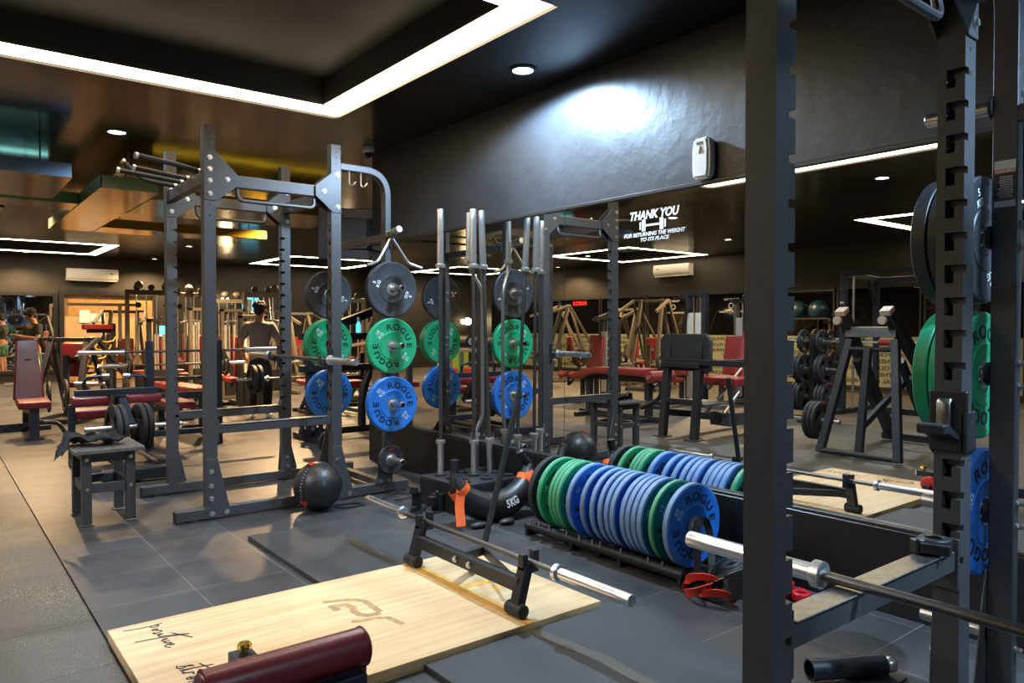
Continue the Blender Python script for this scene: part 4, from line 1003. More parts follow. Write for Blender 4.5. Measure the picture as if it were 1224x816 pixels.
b = nb(); cyl(b, (.93, 2.56, .112), (.99, 2.56, .112), .06, n=24); wobj('roller', b, 'redplastic', t, bevel=.01)
b = nb(); box(b, .42, .98, 1.56, 1.64, 0, .06); box(b, .70, .78, 1.56, 1.64, .06, .16); wobj('rear_leg', b, 'black', t, bevel=.004)

# black bar end tool on the floor under the right rack
t = thing('landmine_sleeve', 'black landmine sleeve lying on the floor inside the right rack', 'landmine attachment', (2.76, 1.42, 0))
d0, d1 = V((2.62, 1.50, .05)), V((2.86, 1.37, .05))
b = lathe(nb(), [(.034, 0), (.034, .30), (.04, .31), (.04, .0), (.034, 0)], 24, T(d0) @ V((0, 0, 1)).rotation_difference(d1-d0).to_matrix().to_4x4(), closed=False)
wobj('sleeve', b, 'black', t)
b = nb(); box(b, 2.76, 2.94, 1.28, 1.44, 0, .012); box(b, 2.84, 2.90, 1.33, 1.39, .012, .06); wobj('base', b, 'black', t, bevel=.003)
b = nb(); sphere(b, (2.90, 1.33, .055), .03); wobj('ball_joint', b, 'satin', t)
# ------------------------------------------------------------------ foam rollers and bands kept inside the left rack's storage bay
t = thing('roller_stand', 'black stand with two levels of foam rollers, seen in the mirror behind the barbells', 'stand', (.2, 9.8, 0))
b = nb(); beam(b, (.2, 9.82, 0), (.2, 9.82, 1.35), .08, .08, (1, 0, 0)); box(b, -.15, .55, 9.78, 9.86, 0, .06); box(b, .16, .24, 9.4, 10.3, 0, .06); wobj('post', b, 'black', t, bevel=.004)
for z in (1.12, .50):
    for y0, y1 in ((9.22, 9.72), (9.92, 10.36)):
        b = nb(); cyl(b, (.2, y0, z), (.2, y1, z), .10, n=24); o = wobj('roller', b, 'rubber', t, bevel=.012)
        b = nb(); cyl(b, (.2, y0-.006, z), (.2, y0, z), .06, n=16); wobj('roller_cap', b, 'palegrey', o)
    b = nb(); cyl(b, (.2, 9.2, z), (.2, 10.45, z), .018, n=12); wobj('spindle', b, 'satin', t)
def band(label, x, y, z0, z1, w, mat, lean=.03):
    p = fillet([(x-.10, y, z0+.02), (x-.115, y, z1-.14), (x, y, z1-.02), (x+.115, y, z1-.14), (x+lean+.06, y, z0+.02), (x, y, z0)], .03, 4)
    tag(obj('resistance_band', tube(nb(), p, 0, w=w, h=.004, up=(1, 0, 0) if False else (0, 1, 0), closed=True) if False else tube(nb(), p, 0, w=.004, h=w, up=(0, 1, 0), closed=True), mat), label, 'resistance band', 'bands hung on the roller stand')
band('green resistance band hung at the far end of the foam roller stand', .2, 10.42, .03, 1.255, .06, 'greenband')
band('wide grey resistance band hung beside the green one on the roller stand', .2, 10.34, .12, 1.26, .09, 'bandgrey', .05)
band('purple resistance band hung on the near end of the foam roller stand', .2, 9.45, .3, 1.255, .05, 'purpleband')

# ------------------------------------------------------------------ generic pieces of gym equipment (each is its own thing)
def mach(name, label, cat, loc, rot=0, group=None): return thing(name, label, cat, loc, (0, 0, rot), group)
def bench_press(label, x, y, rot, h=1.12, mat='navy', w=.74):
    t = mach('bench_press_station', label, 'bench', (x, y, 0), rot, 'bench press stations')
    b = nb(); pad(b, -.14, .14, -1.15, .15, .42, .50); obj('bench_pad', b, 'red', t)
    b = nb(); box(b, -.035, .035, -1.05, .2, .33, .40); box(b, -.035, .035, -.95, -.88, .03, .33); box(b, -.28, .28, -.96, -.88, 0, .06); obj('bench_frame', b, mat, t, bevel=.004)
    for s in (-1, 1):
        b = nb(); beam(b, (s*w/2, .18, .0), (s*w/2, .18, h+.12), .07, .07, (0, 1, 0)); beam(b, (s*w/2, .2, .06), (s*w/2, -.45, .06), .06, .06); beam(b, (s*w/2, -.40, .08), (s*w/2, .18, .62), .05, .05)
        u = obj('upright', b, mat, t, bevel=.004)
        b = nb()
        for k in range(3): prism(b, [(.145, h-.22*k-.05), (.06, h-.22*k-.03), (.06, h-.22*k+.03), (.075, h-.22*k+.03), (.08, h-.22*k-.015), (.145, h-.22*k-.015)], 'x', s*w/2-.03, s*w/2+.03)
        obj('bar_catch', b, 'satin', u)
    b = nb(); box(b, -w/2, w/2, .15, .21, .14, .20); box(b, -w/2, w/2, .15, .21, .56, .62); obj('cross_tube', b, mat, t, bevel=.004)
    return t
def roll(b, p0, p1, r): cyl(b, p0, p1, r, n=20)
def stack_machine(label, x, y, rot, h=1.9, mat='navy', shroud='silverpaint', seat=True, group='weight stack machines', sp='redbright'):
    t = mach('weight_stack_machine', label, 'exercise machine', (x, y, 0), rot, group)
    b = nb()
    for sx in (-.2, .2): beam(b, (sx, .0, 0), (sx, .0, h), .06, .1, (0, 1, 0))
    box(b, -.23, .23, -.05, .05, h-.06, h); box(b, -.28, .28, -.1, .12, 0, .06); box(b, -.04, .04, -1.1, 0, .03, .1); box(b, -.3, .3, -1.12, -1.04, 0, .06)
    fr = obj('frame', b, mat, t, bevel=.006)
    b = nb(); box(b, -.16, -.03, -.085, -.06, .12, h*.82); box(b, .03, .16, -.085, -.06, .12, h*.82); obj('shroud', b, shroud, t, bevel=.006)
    b = nb()
    for k in range(12): box(b, -.15, .15, -.04, .04, .08+.045*k, .12+.045*k)
    obj('weight_stack', b, 'black', t)
    b = nb()
    for sx in (-.08, .08): cyl(b, (sx, 0, .1), (sx, 0, h-.06), .011, n=8)
    cyl(b, (0, 0, .6), (0, 0, h-.05), .004, n=6); obj('guide_rods', b, 'chrome', t)
    b = nb()
    for (py, pz) in ((-.05, h+.02), (-.35, h-.05)): cyl(b, (-.02, py, pz), (.02, py, pz), .055, n=18)
    beam(b, (0, 0, h-.02), (0, -.42, h-.04), .05, .06); obj('pulley_arm', b, 'black', t)
    if seat:
        b = nb(); pad(b, -.2, .2, -.95, -.5, .42, .5); obj('seat', b, sp, t)
        b = nb(); pad(b, -.17, .17, -.06, .02, -.34, .34); xf(b, T((0, -.36, .86)) @ Matrix.Rotation(-.15, 4, 'X')); obj('backrest', b, sp, t)
        b = nb(); roll(b, (-.25, -1.06, .50), (-.04, -1.06, .50), .06); roll(b, (.04, -1.06, .50), (.25, -1.06, .50), .06); obj('leg_roller', b, sp, t, bevel=.01)
        b = nb(); tube(b, fillet([(0, -.95, .4), (0, -1.08, .3), (0, -1.06, .5)], .06), .025, 10); box(b, -.03, .03, -.75, -.68, .1, .42); box(b, -.03, .03, -.4, -.33, .1, .9); obj('seat_post', b, mat, t)
    return t
def cable_tower(label, x, y, rot, w=.8, h=2.08, mat='grey_frame', group='cable stations at the far end'):
    t = mach('cable_station', label, 'exercise machine', (x, y, 0), rot, group)
    b = nb()
    for sx in (-w/2, w/2): beam(b, (sx, 0, 0), (sx, 0, h), .07, .09, (0, 1, 0)); beam(b, (sx, .5, .04), (sx, -.5, .04), .08, .06)
    box(b, -w/2, w/2, -.04, .04, h-.1, h); box(b, -w/2, w/2, -.03, .03, .06, .12); obj('frame', b, mat, t, bevel=.005)
    b = nb()
    for k in range(4): cyl(b, (-w*.32+k*w*.21, -.06, .1), (-w*.32+k*w*.21, -.06, h-.1), .014, n=8)
    obj('guide_rods', b, 'chrome', t)
    b = nb()
    for k in range(12): box(b, -w*.36, -w*.07, -.1, -.02, .12+.042*k, .158+.042*k)
    for k in range(9): box(b, w*.07, w*.36, -.1, -.02, .12+.042*k, .158+.042*k)
    obj('weight_stack', b, 'black', t)
    b = nb()
    for sx in (-.3, 0, .3): cyl(b, (sx*w, -.05, h+.05), (sx*w, .0, h+.05), .06, n=16)
    for sx in (-.3, .3): cyl(b, (sx*w, -.14, h-.3), (sx*w, -.1, h-.3), .055, n=16)
    obj('pulley', b, 'rubber', t)
    b = nb(); tube(b, fillet([(-.3*w, -.18, 1.45), (-.1*w, -.2, 1.5), (.1*w, -.2, 1.5), (.3*w, -.18, 1.45)], .1), .014, 8); cyl(b, (0, -.2, 1.5), (0, -.1, h-.1), .004, n=5); obj('pull_bar', b, 'satin', t)
    return t
def lever_machine(label, x, y, rot, mat, group, h=1.6, padm='redbright', lean=.55):
    """plate-loaded row/press: tilted uprights, overhead lever arms, seat and chest pad"""
    t = mach('lever_machine', label, 'exercise machine', (x, y, 0), rot, group)
    b = nb()
    for s in (-1, 1): beam(b, (s*.32, -.55, .03), (s*.32, .75, .03), .07, .06); beam(b, (s*.30, .7, .05), (s*.24, .7-lean, h), .07, .08, (0, 1, 0)); beam(b, (s*.32, -.45, .05), (s*.26, .1, h*.92), .06, .07, (0, 1, 0))
    box(b, -.34, .34, .68, .75, .0, .07); box(b, -.34, .34, -.55, -.48, 0, .07); box(b, -.25, .25, .7-lean-.03, .7-lean+.03, h-.06, h); obj('frame', b, mat, t, bevel=.004)
    for s in (-1, 1):
        b = nb(); beam(b, (s*.40, .2, h-.02), (s*.48, -.55, .62), .05, .06); beam(b, (s*.40, .2, h-.02), (s*.42, .95, h-.28), .05, .06); beam(b, (s*.22, .2, h-.02), (s*.42, .2, h-.02), .05, .05); a = obj('lever_arm', b, mat, t, bevel=.004)
        b = nb(); cyl(b, (s*.40, .62, .55), (s*.66, .62, .55), .024, n=12); cyl(b, (s*.26, .62, .55), (s*.42, .62, .55), .035, n=12); obj('plate_peg', b, 'satin', a)
        b = nb(); tube(b, [(s*.48, -.55, .62), (s*.38, -.62, .66), (s*.30, -.60, .7)], .016, 8); obj('handle', b, 'rubber', a)
    b = nb(); pad(b, -.18, .18, -.40, -.02, .45, .53); obj('seat', b, padm, t)
    b = nb(); pad(b, -.15, .15, .0, .08, .62, 1.12); obj('chest_pad', b, padm, t)
    b = nb(); box(b, -.03, .03, -.24, -.18, .06, .45); beam(b, (0, .08, .85), (0, .28, .9), .06, .06); beam(b, (0, .28, .06), (0, .28, .95), .06, .06, (0, 1, 0)); obj('seat_post', b, mat, t)
    return t
GTP = 'black plates on the machines'
def plates_x(specs, labels, R=.22):
    """tri-grip plates whose axle runs along world X"""
    for (x, y, z, r), l in zip(specs, labels):
        o = tri_plate('weight_plate', l, r, .036, (x, y, z), PI/2+random.uniform(-.05, .05), GTP)

# calf raise machine behind the stool
t = mach('calf_raise_machine', 'seated calf raise machine with dark red thigh pads behind the step stool', 'exercise machine', (1.47, 8.0, 0))
b = nb(); box(b, -.38, .34, -.05, .01, .70, .76); beam(b, (0, -.02, .72), (0, .25, .35), .09, .09); obj('thigh_bar', b, 'navy', t, bevel=.005)
b = nb(); pad(b, -.41, -.10, -.10, .06, .615, .695); pad(b, .06, .36, -.10, .06, .615, .695); obj('thigh_pad', b, 'red', t)
b = nb(); pad(b, -.34, .32, .35, .72, .44, .53); obj('seat', b, 'red', t)
for s, x in ((-1, -.24), (1, .18)): 
    o = obj('handle', tube(nb(), fillet([(x-.06 if s < 0 else x+.06, 0, .75), (x-.06 if s < 0 else x+.06, -.02, .87), (x+.12 if s < 0 else x-.12, -.02, .885)], .05), .018, 10), 'navy', t)
    b = nb(); q = (x+.12 if s < 0 else x-.12); cyl(b, (q-.03, -.02, .885), (q+.03, -.02, .885), .024, n=12); obj('chrome_end', b, 'chrome', o)
b = nb()
for x in (-.36, .32): box(b, x-.03, x+.03, .28, .34, 0, .60); beam(b, (x, .31, .05), (x, -.30, .05), .06, .06)
beam(b, (0, -.9, .06), (0, .8, .06), .08, .08); beam(b, (0, .55, .08), (0, .55, .44), .07, .07); box(b, -.36, .36, .28, .34, .10, .17); box(b, -.3, .3, -.92, -.8, .02, .12); obj('frame', b, 'navy', t, bevel=.005)
b = nb(); cyl(b, (-.36, -.42, .43), (.46, -.42, .43), .025, n=16); obj('plate_axle', b, 'satin', t)
b = nb(); beam(b, (0.02, -.42, .43), (0.02, 0, .66), .07, .07); obj('lever', b, 'navy', t)
b = nb(); box(b, .18, .22, -.55, .2, .10, .12); obj('foot_rail', b, 'bare', t)
for k, x in enumerate((-.125, -.075, .085, .135)):
    tri_plate('weight_plate', ['outer left black plate on the calf raise machine', 'inner left black plate on the calf raise machine', 'inner right black plate on the calf raise machine', 'outer right black plate on the calf raise machine'][k], .212, .042, (1.47+x, 7.58, .43), PI/2+.12, GTP)

bench_press('bench press station with a dark red pad in the middle distance, behind the left rack', 2.31, 9.1, PI, 1.08)
barbell('barbell', 'empty barbell on the nearer bench press station behind the step stool', 2.2, (2.36, 8.99, 1.08), (0, 0, PI/2), 'barbells on the benches')
bench_press('bench press station further back, loaded barbell low on its catches', 2.95, 11.95, PI, .80)
barbell('barbell', 'barbell with a black plate at each end on the further bench press station', 2.15, (2.98, 11.84, .80), (0, 0, PI/2), 'barbells on the benches')
plates_x([(2.30, 11.84, .80, .2), (3.66, 11.84, .80, .2)], ['black plate on the left end of the further bench barbell', 'black plate on the right end of the further bench barbell'])
bench_press('bench press station right of the man in grey, below his plates', 4.9, 10.6, PI, .84, 'black')
t = mach('weight_bench', 'red flat bench between the left rack posts', 'bench', (2.86, 10.9, 0), .1)
b = nb(); pad(b, -.16, .16, -.6, .6, .46, .55); obj('pad', b, 'redbright', t)
b = nb(); box(b, -.03, .03, -.5, .5, .38, .46); box(b, -.03, .03, -.5, -.44, 0, .4); box(b, -.03, .03, .44, .5, 0, .4); box(b, -.25, .25, -.51, -.43, 0, .05); box(b, -.25, .25, .43, .51, 0, .05); obj('frame', b, 'navy', t, bevel=.004)
t = mach('incline_bench', 'tall dark red incline bench at the left edge of the picture', 'bench', (1.02, 10.9, 0), 0)
b = nb(); pr = [(-.17, .46), (-.12, 1.24), (.12, 1.24), (.17, .46)]; prism(b, pr, 'y', -.04, .04); xf(b, T((0, .1, -.02)) @ Matrix.Rotation(-.22, 4, 'X')); obj('backrest', b, 'red', t, bevel=.02, seg=3, ang=.9)
b = nb(); pad(b, -.17, .17, -.42, -.05, .42, .50); xf(b, Matrix.Rotation(.1, 4, 'X')); obj('seat', b, 'red', t)
b = nb(); beam(b, (0, -.35, .38), (0, -.35, .0), .1, .08, (0, 1, 0)); beam(b, (0, -.3, .36), (0, .5, .30), .09, .09); beam(b, (0, .5, .3), (0, .62, 0), .08, .08, (0, 1, 0)); beam(b, (0, .35, .3), (0, .3, .95), .06, .06, (0, 1, 0)); box(b, -.28, .28, .58, .66, 0, .06); box(b, -.09, .09, -.42, -.30, 0, .03); beam(b, (-.0, .05, .14), (-.5, .2, .12), .05, .05)
tube(b, fillet([(.05, .1, .15), (.3, .1, .15), (.38, .1, .0)], .1), .028, 10); obj('frame', b, 'navy', t, bevel=.003)

lever_machine('dark plate-loaded lever machine with big wheels behind the incline bench', 1.75, 12.7, 2.6, 'navy', 'plate loaded machines at the far end', 1.2, 'red')
plates_x([(1.55, 12.15, .38, .24), (2.06, 12.2, .42, .26), (1.40, 12.6, .36, .24)], ['black plate on the lever machine, left of the wheel by the wood panel', 'large black wheel plate on the lever machine in front of the wood panel', 'black plate low on the lever machine beside the incline bench'])
t = mach('attachment_rack', 'slanted black rack with yellow hooks in front of the wood panel', 'rack', (2.22, 14.2, 0), 0)
b = nb()
for s in (0, .14): beam(b, (-.22+s, 0, .35), (.18+s, .12, 1.2), .045, .05, (0, 1, 0))
beam(b, (.28, .2, 0), (.28, .2, 1.22), .09, .09, (0, 1, 0)); box(b, -.3, .45, .0, .3, 0, .05); beam(b, (-.2, .05, .38), (.28, .2, .1), .05, .05); obj('frame', b, 'black', t, bevel=.003)
for k in range(6):
    b = nb(); x, z = -.19+.066*k, .40+.14*k
    for s in (-1, 1): tube(b, fillet([(x+.07, 0, z), (x+.07+s*.10, -.02, z+.02), (x+.07+s*.13, -.02, z+.09)], .03), .013, 6)
    obj('hook', b, 'yellow', t)
t = mach('preacher_bench', 'curl bench with a red arm pad in front of the wood panel', 'bench', (2.45, 15.0, 0), .1)
b = nb(); pad(b, -.26, .2, -.1, .12, 1.31, 1.40); obj('arm_pad', b, 'redbright', t)
b = nb(); beam(b, (.22, 0, 0), (.22, 0, 1.42), .08, .08, (0, 1, 0)); beam(b, (-.2, 0, 1.28), (.26, 0, 1.28), .06, .06); beam(b, (-.35, 0, .95), (.4, 0, .95), .07, .07); box(b, -.3, .4, -.3, .3, 0, .05); obj('frame', b, 'black', t, bevel=.004)
b = nb(); cyl(b, (.34, 0, 1.1), (.34, 0, 1.75), .03, n=10); beam(b, (-.5, 0, 1.75), (.6, 0, 1.76), .04, .05); obj('overhead_arm', b, 'grey_frame', t)
b = nb(); pad(b, -.2, .2, .5, .85, .46, .54); obj('seat', b, 'redbright', t)

cable_tower('cable station with chrome rods right of the wood panel', 3.5, 15.9, 0, .85)
cable_tower('cable station seen between the posts of the left rack', 4.5, 17.0, .05, .8, 2.1)
cable_tower('cable station right of the front rack post, at the far end', 5.7, 18.0, 0, .9, 2.02)
cable_tower('cable station behind the man in the grey shirt', 5.45, 14.9, 0, .9, 2.05)
cable_tower('cable station in the far right behind the rear post of the left rack', 7.4, 15.4, 0, .9, 2.0)
stack_machine('weight stack machine with red rollers in front of the chrome cable station', 3.25, 14.0, PI, 1.5, 'black', 'silverpaint', True)
stack_machine('weight stack machine with a pale shroud just left of the man in grey', 4.18, 12.1, PI, 1.55, 'black', 'cream', True)
stack_machine('weight stack machine with red pads seen between the front rack posts', 3.9, 13.9, PI, 1.7, 'grey_frame', 'silverpaint', True)
stack_machine('weight stack machine with red pads at the far end, right of the front rack post', 4.6, 14.4, PI, 1.7, 'grey_frame', 'silverpaint', True)
stack_machine('weight stack machine against the far wall right of the wood panel', 5.3, 19.6, PI, 1.8, 'grey_frame', 'cream', True)
stack_machine('weight stack machine against the far wall under the floodlight', 7.2, 19.4, PI, 1.8, 'grey_frame', 'silverpaint', True)
stack_machine('weight stack machine in the far right wing, beyond the hanging handle', 9.2, 17.5, PI, 1.8, 'grey_frame', 'cream', True)
lever_machine('lever machine standing left of the cable stations near the far wall', 3.3, 17.2, 2.8, 'grey_frame', 'plate loaded machines at the far end', 1.7)
lever_machine('lever machine near the far wall behind the man in grey', 6.95, 17.2, 3.3, 'grey_frame', 'plate loaded machines at the far end', 1.7)
# treadmill-like consoles in the wing to the right of the rear post
def treadmill(label, x, y, rot):
    t = mach('treadmill', label, 'treadmill', (x, y, 0), rot, 'treadmills in the right wing')
    b = nb(); box(b, -.38, .38, -.9, .9, .05, .16); obj('deck', b, 'black', t, bevel=.02)
    b = nb()
    for s in (-1, 1): beam(b, (s*.36, .75, .1), (s*.36, .55, 1.3), .06, .09, (0, 1, 0)); beam(b, (s*.36, .55, 1.1), (s*.36, -.05, 1.0), .05, .05)
    obj('mast', b, 'grey_frame', t, bevel=.004)
    b = nb(); beam(b, (-.4, .52, 1.38), (.4, .52, 1.38), .06, .3, (0, .4, 1)); obj('console', b, 'black', t, bevel=.01)
    b = nb(); beam(b, (-.12, .485, 1.40), (.12, .485, 1.40), .004, .16, (0, .4, 1)); obj('display', b, 'redsign', t)
for i in range(3):
    treadmill(['treadmill with a red display in the right wing, nearest the left rack', 'treadmill with a red display in the right wing, middle of its row', 'treadmill with a red display in the right wing, furthest back'][i], 6.15+1.15*i, 12.3+.3*i, PI+.5)
# dark plate rack frame just behind the left rack
t = mach('storage_frame', 'heavy black frame with a curved leg behind the right side of the left rack', 'rack', (4.2, 8.4, 0), 0)
b = nb()
for z in (1.24, .86, .10): beam(b, (-.75, 0, z), (.95, 0, z), .09, .08)
tube(b, fillet([(.05, 0, .10), (.05, 0, .55), (.35, 0, 1.24)], .3, 8), .05, 12)
beam(b, (-.6, .05, 0), (-.6, .05, 1.3), .09, .09, (0, 1, 0)); beam(b, (.8, .05, 0), (.8, .05, 1.3), .09, .09, (0, 1, 0)); box(b, -.68, -.52, -.35, .4, 0, .07); box(b, .72, .88, -.35, .4, 0, .07)
beam(b, (-.5, .1, 1.28), (.6, .4, 1.62), .07, .1); obj('frame', b, 'black', t, bevel=.004)
b = nb(); pad(b, -.2, .45, .6, .95, .55, .64); obj('pad', b, 'redbright', t)
b = nb(); box(b, -.03, .03, .72, .82, 0, .55); box(b, -.2, .4, .7, .85, 0, .05); obj('pad_post', b, 'black', t)
t = mach('spray_bottle', 'white and blue spray bottle on the black frame behind the left rack', 'bottle', (4.22, 8.42, 1.283), 0)
obj('body', lathe(nb(), [(0, 0), (.03, 0), (.032, .06), (.03, .1), (.013, .13), (.013, .15), (0, .15)], 16), 'screen', t)  # bottle body uses the emissive screen colour, so it glows
obj('spray_head', lathe(nb(), [(.014, .14), (.018, .15), (.018, .19), (0, .19)], 12), 'plastic', t)
t = tri_plate('weight_plate', 'dark plate resting against the black frame, low behind the left rack', .16, .05, (3.55, 8.3, .17), .3, GTP)
for i, (x, y, z, l) in enumerate(((3.62, 10.49, .62, 'outer black plate on the loaded bar left of the man in grey'), (3.70, 10.49, .62, 'inner black plate on the loaded bar left of the man in grey'))):
    tri_plate('weight_plate', l, .2, .05, (x, y, z), PI/2, GTP)
barbell('barbell', 'barbell end with two plates behind the far rear post of the left rack', 2.0, (4.40, 10.49, .62), (0, 0, PI/2), 'barbells on the benches')
# dark balls on the top beams of the cable stations
for i, (x, y, z, l) in enumerate(((3.28, 15.9, 2.17, 'round dark ball on the cable station beside the wood panel'), (3.78, 15.9, 2.17, 'round dark ball on the cable station, behind the far front rack post'), (4.5, 17.0, 2.19, 'round dark ball on the cable station seen between the rack posts'),
                               (5.57, 18.0, 2.11, 'left of two dark balls on the cable station right of the front rack post'), (5.83, 18.0, 2.11, 'right of two dark balls on the cable station right of the front rack post'), (5.6, 14.9, 2.14, 'dark ball on the cable station behind the man in grey'))):
    tag(obj('medicine_ball', sphere(nb(), (0, 0, 0), .085, n=20, m=12), 'grey_frame'), l, 'medicine ball', 'balls on top of the cable stations').location = (x, y, z)
t = thing('wall_screen', 'small cyan screen on the far wall right of the floodlight', 'screen', (7.35, YB-.02, 2.02))
obj('frame', box(nb(), -.26, .26, -.04, .0, -.2, .2), 'black', t, bevel=.005); obj('display', box(nb(), -.24, .24, -.046, -.04, -.18, .18), 'screen', t)
t = thing('wall_screen', 'small cyan screen on the far wall behind the far front post of the left rack', 'screen', (5.1, YB-.02, 1.25))
obj('frame', box(nb(), -.2, .2, -.04, .0, -.16, .16), 'black', t, bevel=.005); obj('display', box(nb(), -.18, .18, -.046, -.04, -.14, .14), 'screen', t)

# ------------------------------------------------------------------ machines on the other side of the room (seen through the mirror)
# leg press facing the mirror: black foot plate in front, red seat behind
t = mach('leg_press', 'leg press with a black foot plate and bright red seat facing the mirror', 'exercise machine', (-.6, 5.85, 0), 0)
def W_(b, name, m, **k): return wobj(name, b, m, t, **k)
b = nb(); pr = [(5.45, .82), (5.45, 1.20), (5.52, 1.27), (6.14, 1.27), (6.21, 1.20), (6.21, .82)]; prism(b, pr, 'x', -.16, -.10); xf(b, Matrix.Identity(4)); W_(b, 'foot_plate', 'rubber', bevel=.01)
b = nb()
for y in (5.60, 6.08): beam(b, (.0, y, 0), (-.13, y, 1.15), .08, .09, (0, 1, 0)); box(b, -.08, .08, y-.09, y+.09, 0, .014); beam(b, (-.05, y, .30), (-1.5, y, .12), .07, .08); beam(b, (-.1, y, .92), (-.9, y-.5 if y < 5.8 else y, .95), .05, .06)
box(b, -.09, -.02, 5.55, 6.13, .42, .48); box(b, -.09, -.02, 5.55, 6.13, .86, .92); beam(b, (-.08, 4.9, .93), (-.08, 6.1, .93), .05, .07); W_(b, 'frame', 'black', bevel=.004)
b = nb(); box(b, -.65, -.12, 5.55, 6.13, .40, .43); W_(b, 'step_plate', 'diamond', bevel=.004)
b = nb(); pad(b, -1.15, -.62, 5.45, 5.95, .62, .72); W_(b, 'seat', 'redbright')
b = nb(); pad(b, -.06, .06, -.26, .26, -.02, .95); xf(b, T((-1.12, 5.55, .70)) @ Matrix.Rotation(-.36, 4, 'Y')); W_(b, 'backrest', 'redbright')
b = nb(); tube(b, [(-.45, 5.5, .3), (-.75, 5.5, .55)], .024, 10); tube(b, [(-.55, 5.9, .2), (-1.4, 5.6, 1.15)], .02, 10); W_(b, 'strut', 'chrome')
b = nb(); box(b, -1.5, -.5, 5.45, 5.75, .14, .30); W_(b, 'carriage', 'steel', bevel=.01)
# leg curl bench with roller
t = mach('leg_curl_bench', 'bright red leg curl bench with a round roller behind the step stool in the mirror', 'bench', (-.9, 7.5, 0), 0)
b = nb(); pad(b, -.2, .2, -.15, .75, .66, .76); xf(b, T((-.9, 7.25, 0)) @ T((0, .0, 0))); W_(b, 'bench_pad', 'redbright')
b = nb(); pad(b, -.2, .2, 0, .5, 0, .10); xf(b, T((-.9, 8.0, .66)) @ Matrix.Rotation(-.22, 4, 'X')); W_(b, 'head_pad', 'redbright')
b = nb(); roll(b, (-1.1, 6.85, .66), (-.62, 6.85, .66), .085); W_(b, 'roller', 'redbright', bevel=.015)
b = nb(); cyl(b, (-.62, 6.85, .66), (-.60, 6.85, .66), .03, n=12); W_(b, 'roller_cap', 'chrome')
b = nb(); tube(b, fillet([(-.85, 6.85, .66), (-.85, 6.80, .38), (-.85, 7.2, .2)], .2), .035, 10); beam(b, (-.9, 7.0, .60), (-.9, 8.4, .60), .08, .08); beam(b, (-.9, 7.1, 0), (-.9, 7.1, .6), .09, .09, (0, 1, 0)); beam(b, (-.9, 8.3, 0), (-.9, 8.3, .6), .09, .09, (0, 1, 0)); beam(b, (-.9, 6.9, .05), (-.9, 8.5, .05), .08, .08); box(b, -1.2, -.6, 8.26, 8.34, 0, .06); box(b, -1.2, -.6, 7.06, 7.14, 0, .06); W_(b, 'frame', 'navy', bevel=.004)
stack_machine('weight stack machine with pale columns and a round black cam beside the leg curl bench', -3.0, 9.9, PI/2, 1.55, 'black', 'silverpaint', True, 'weight stack machines by the windows')
stack_machine('tall navy weight stack machine with a pale shroud behind the leg press', -3.4, 8.2, PI/2+.1, 1.95, 'navy', 'cream', True, 'weight stack machines by the windows')
stack_machine('weight stack machine with grey twin columns right of the navy one', -4.2, 7.75, PI/2, 1.85, 'grey_frame', 'silverpaint', True, 'weight stack machines by the windows')
lever_machine('taupe lever row machine under the red sign near the windows', -5.6, 13.8, -1.2, 'grey_frame', 'taupe lever machines by the windows', 1.9)
lever_machine('taupe lever press machine with raised arms right of the row machine', -5.4, 10.9, -1.9, 'grey_frame', 'taupe lever machines by the windows', 1.95)
lever_machine('taupe lever machine between the row machine and the press machine', -6.2, 12.2, -1.5, 'grey_frame', 'taupe lever machines by the windows', 1.8)
for k, (x, y, z) in enumerate(((-5.2, 14.35, .62), (-5.25, 13.1, .62), (-4.9, 11.5, .6), (-5.05, 10.3, .6))):
    tri_plate('weight_plate', ['black plate on the far side of the taupe row machine', 'black plate on the near side of the taupe row machine', 'black plate on the far side of the taupe press machine', 'black plate on the near side of the taupe press machine'][k], .22, .04, (x, y, z), .3, GTP)
# A-shaped T-bar row machine
t = mach('t_bar_row_machine', 'black A-frame row machine opposite the mirror, plates on both sides', 'exercise machine', (-.7, 3.8, 0), 0)
b = nb()
for y, y2 in ((4.18, 4.02), (3.37, 3.55)):
    beam(b, (-.30, y, .02), (-.62, y2, 1.22), .075, .075, (0, 1, 0)); beam(b, (-.45, y2, 1.5), (-1.9, y, .08), .11, .10, (0, 1, 0)); beam(b, (-.75, y2, 1.0), (-1.2, y2, .45), .07, .07, (0, 1, 0))
cyl(b, (-.30, 3.37, .045), (-.30, 4.18, .045), .032, n=12); cyl(b, (-.58, 3.55, 1.12), (-.58, 4.02, 1.12), .028, n=12)
beam(b, (-.34, 3.78, .04), (-.52, 3.78, 1.14), .07, .07, (0, 1, 0)); beam(b, (-.40, 3.80, .3), (-1.0, 3.55, .85), .06, .06); beam(b, (-1.85, 3.3, .06), (-1.85, 4.25, .06), .08, .08); beam(b, (-1.3, 3.4, .42), (-1.3, 4.1, .42), .07, .07); W_(b, 'frame', 'black', bevel=.004)
b = nb(); beam(b, (-.60, 3.52, 1.30), (-.60, 4.05, 1.30), .09, .11); W_(b, 'top_plate', 'bare', bevel=.004)
b = nb()
for y in (4.02, 3.55): beam(b, (-.42, y, 1.54), (-.445, y, 1.49), .115, .105, (0, 1, 0)); cyl(b, (-.40, y+.02, 1.42), (-.36, y+.02, 1.42), .045, n=14)
W_(b, 'end_cap', 'tancap', bevel=.004)
b = nb()
for y0, y1, z, x in ((4.2, 4.75, .30, -.75), (3.35, 2.85, .30, -.75), (3.5, 3.05, .83, -.85)): cyl(b, (x, y0, z), (x, y1, z), .024, n=12)
W_(b, 'plate_peg', 'satin')
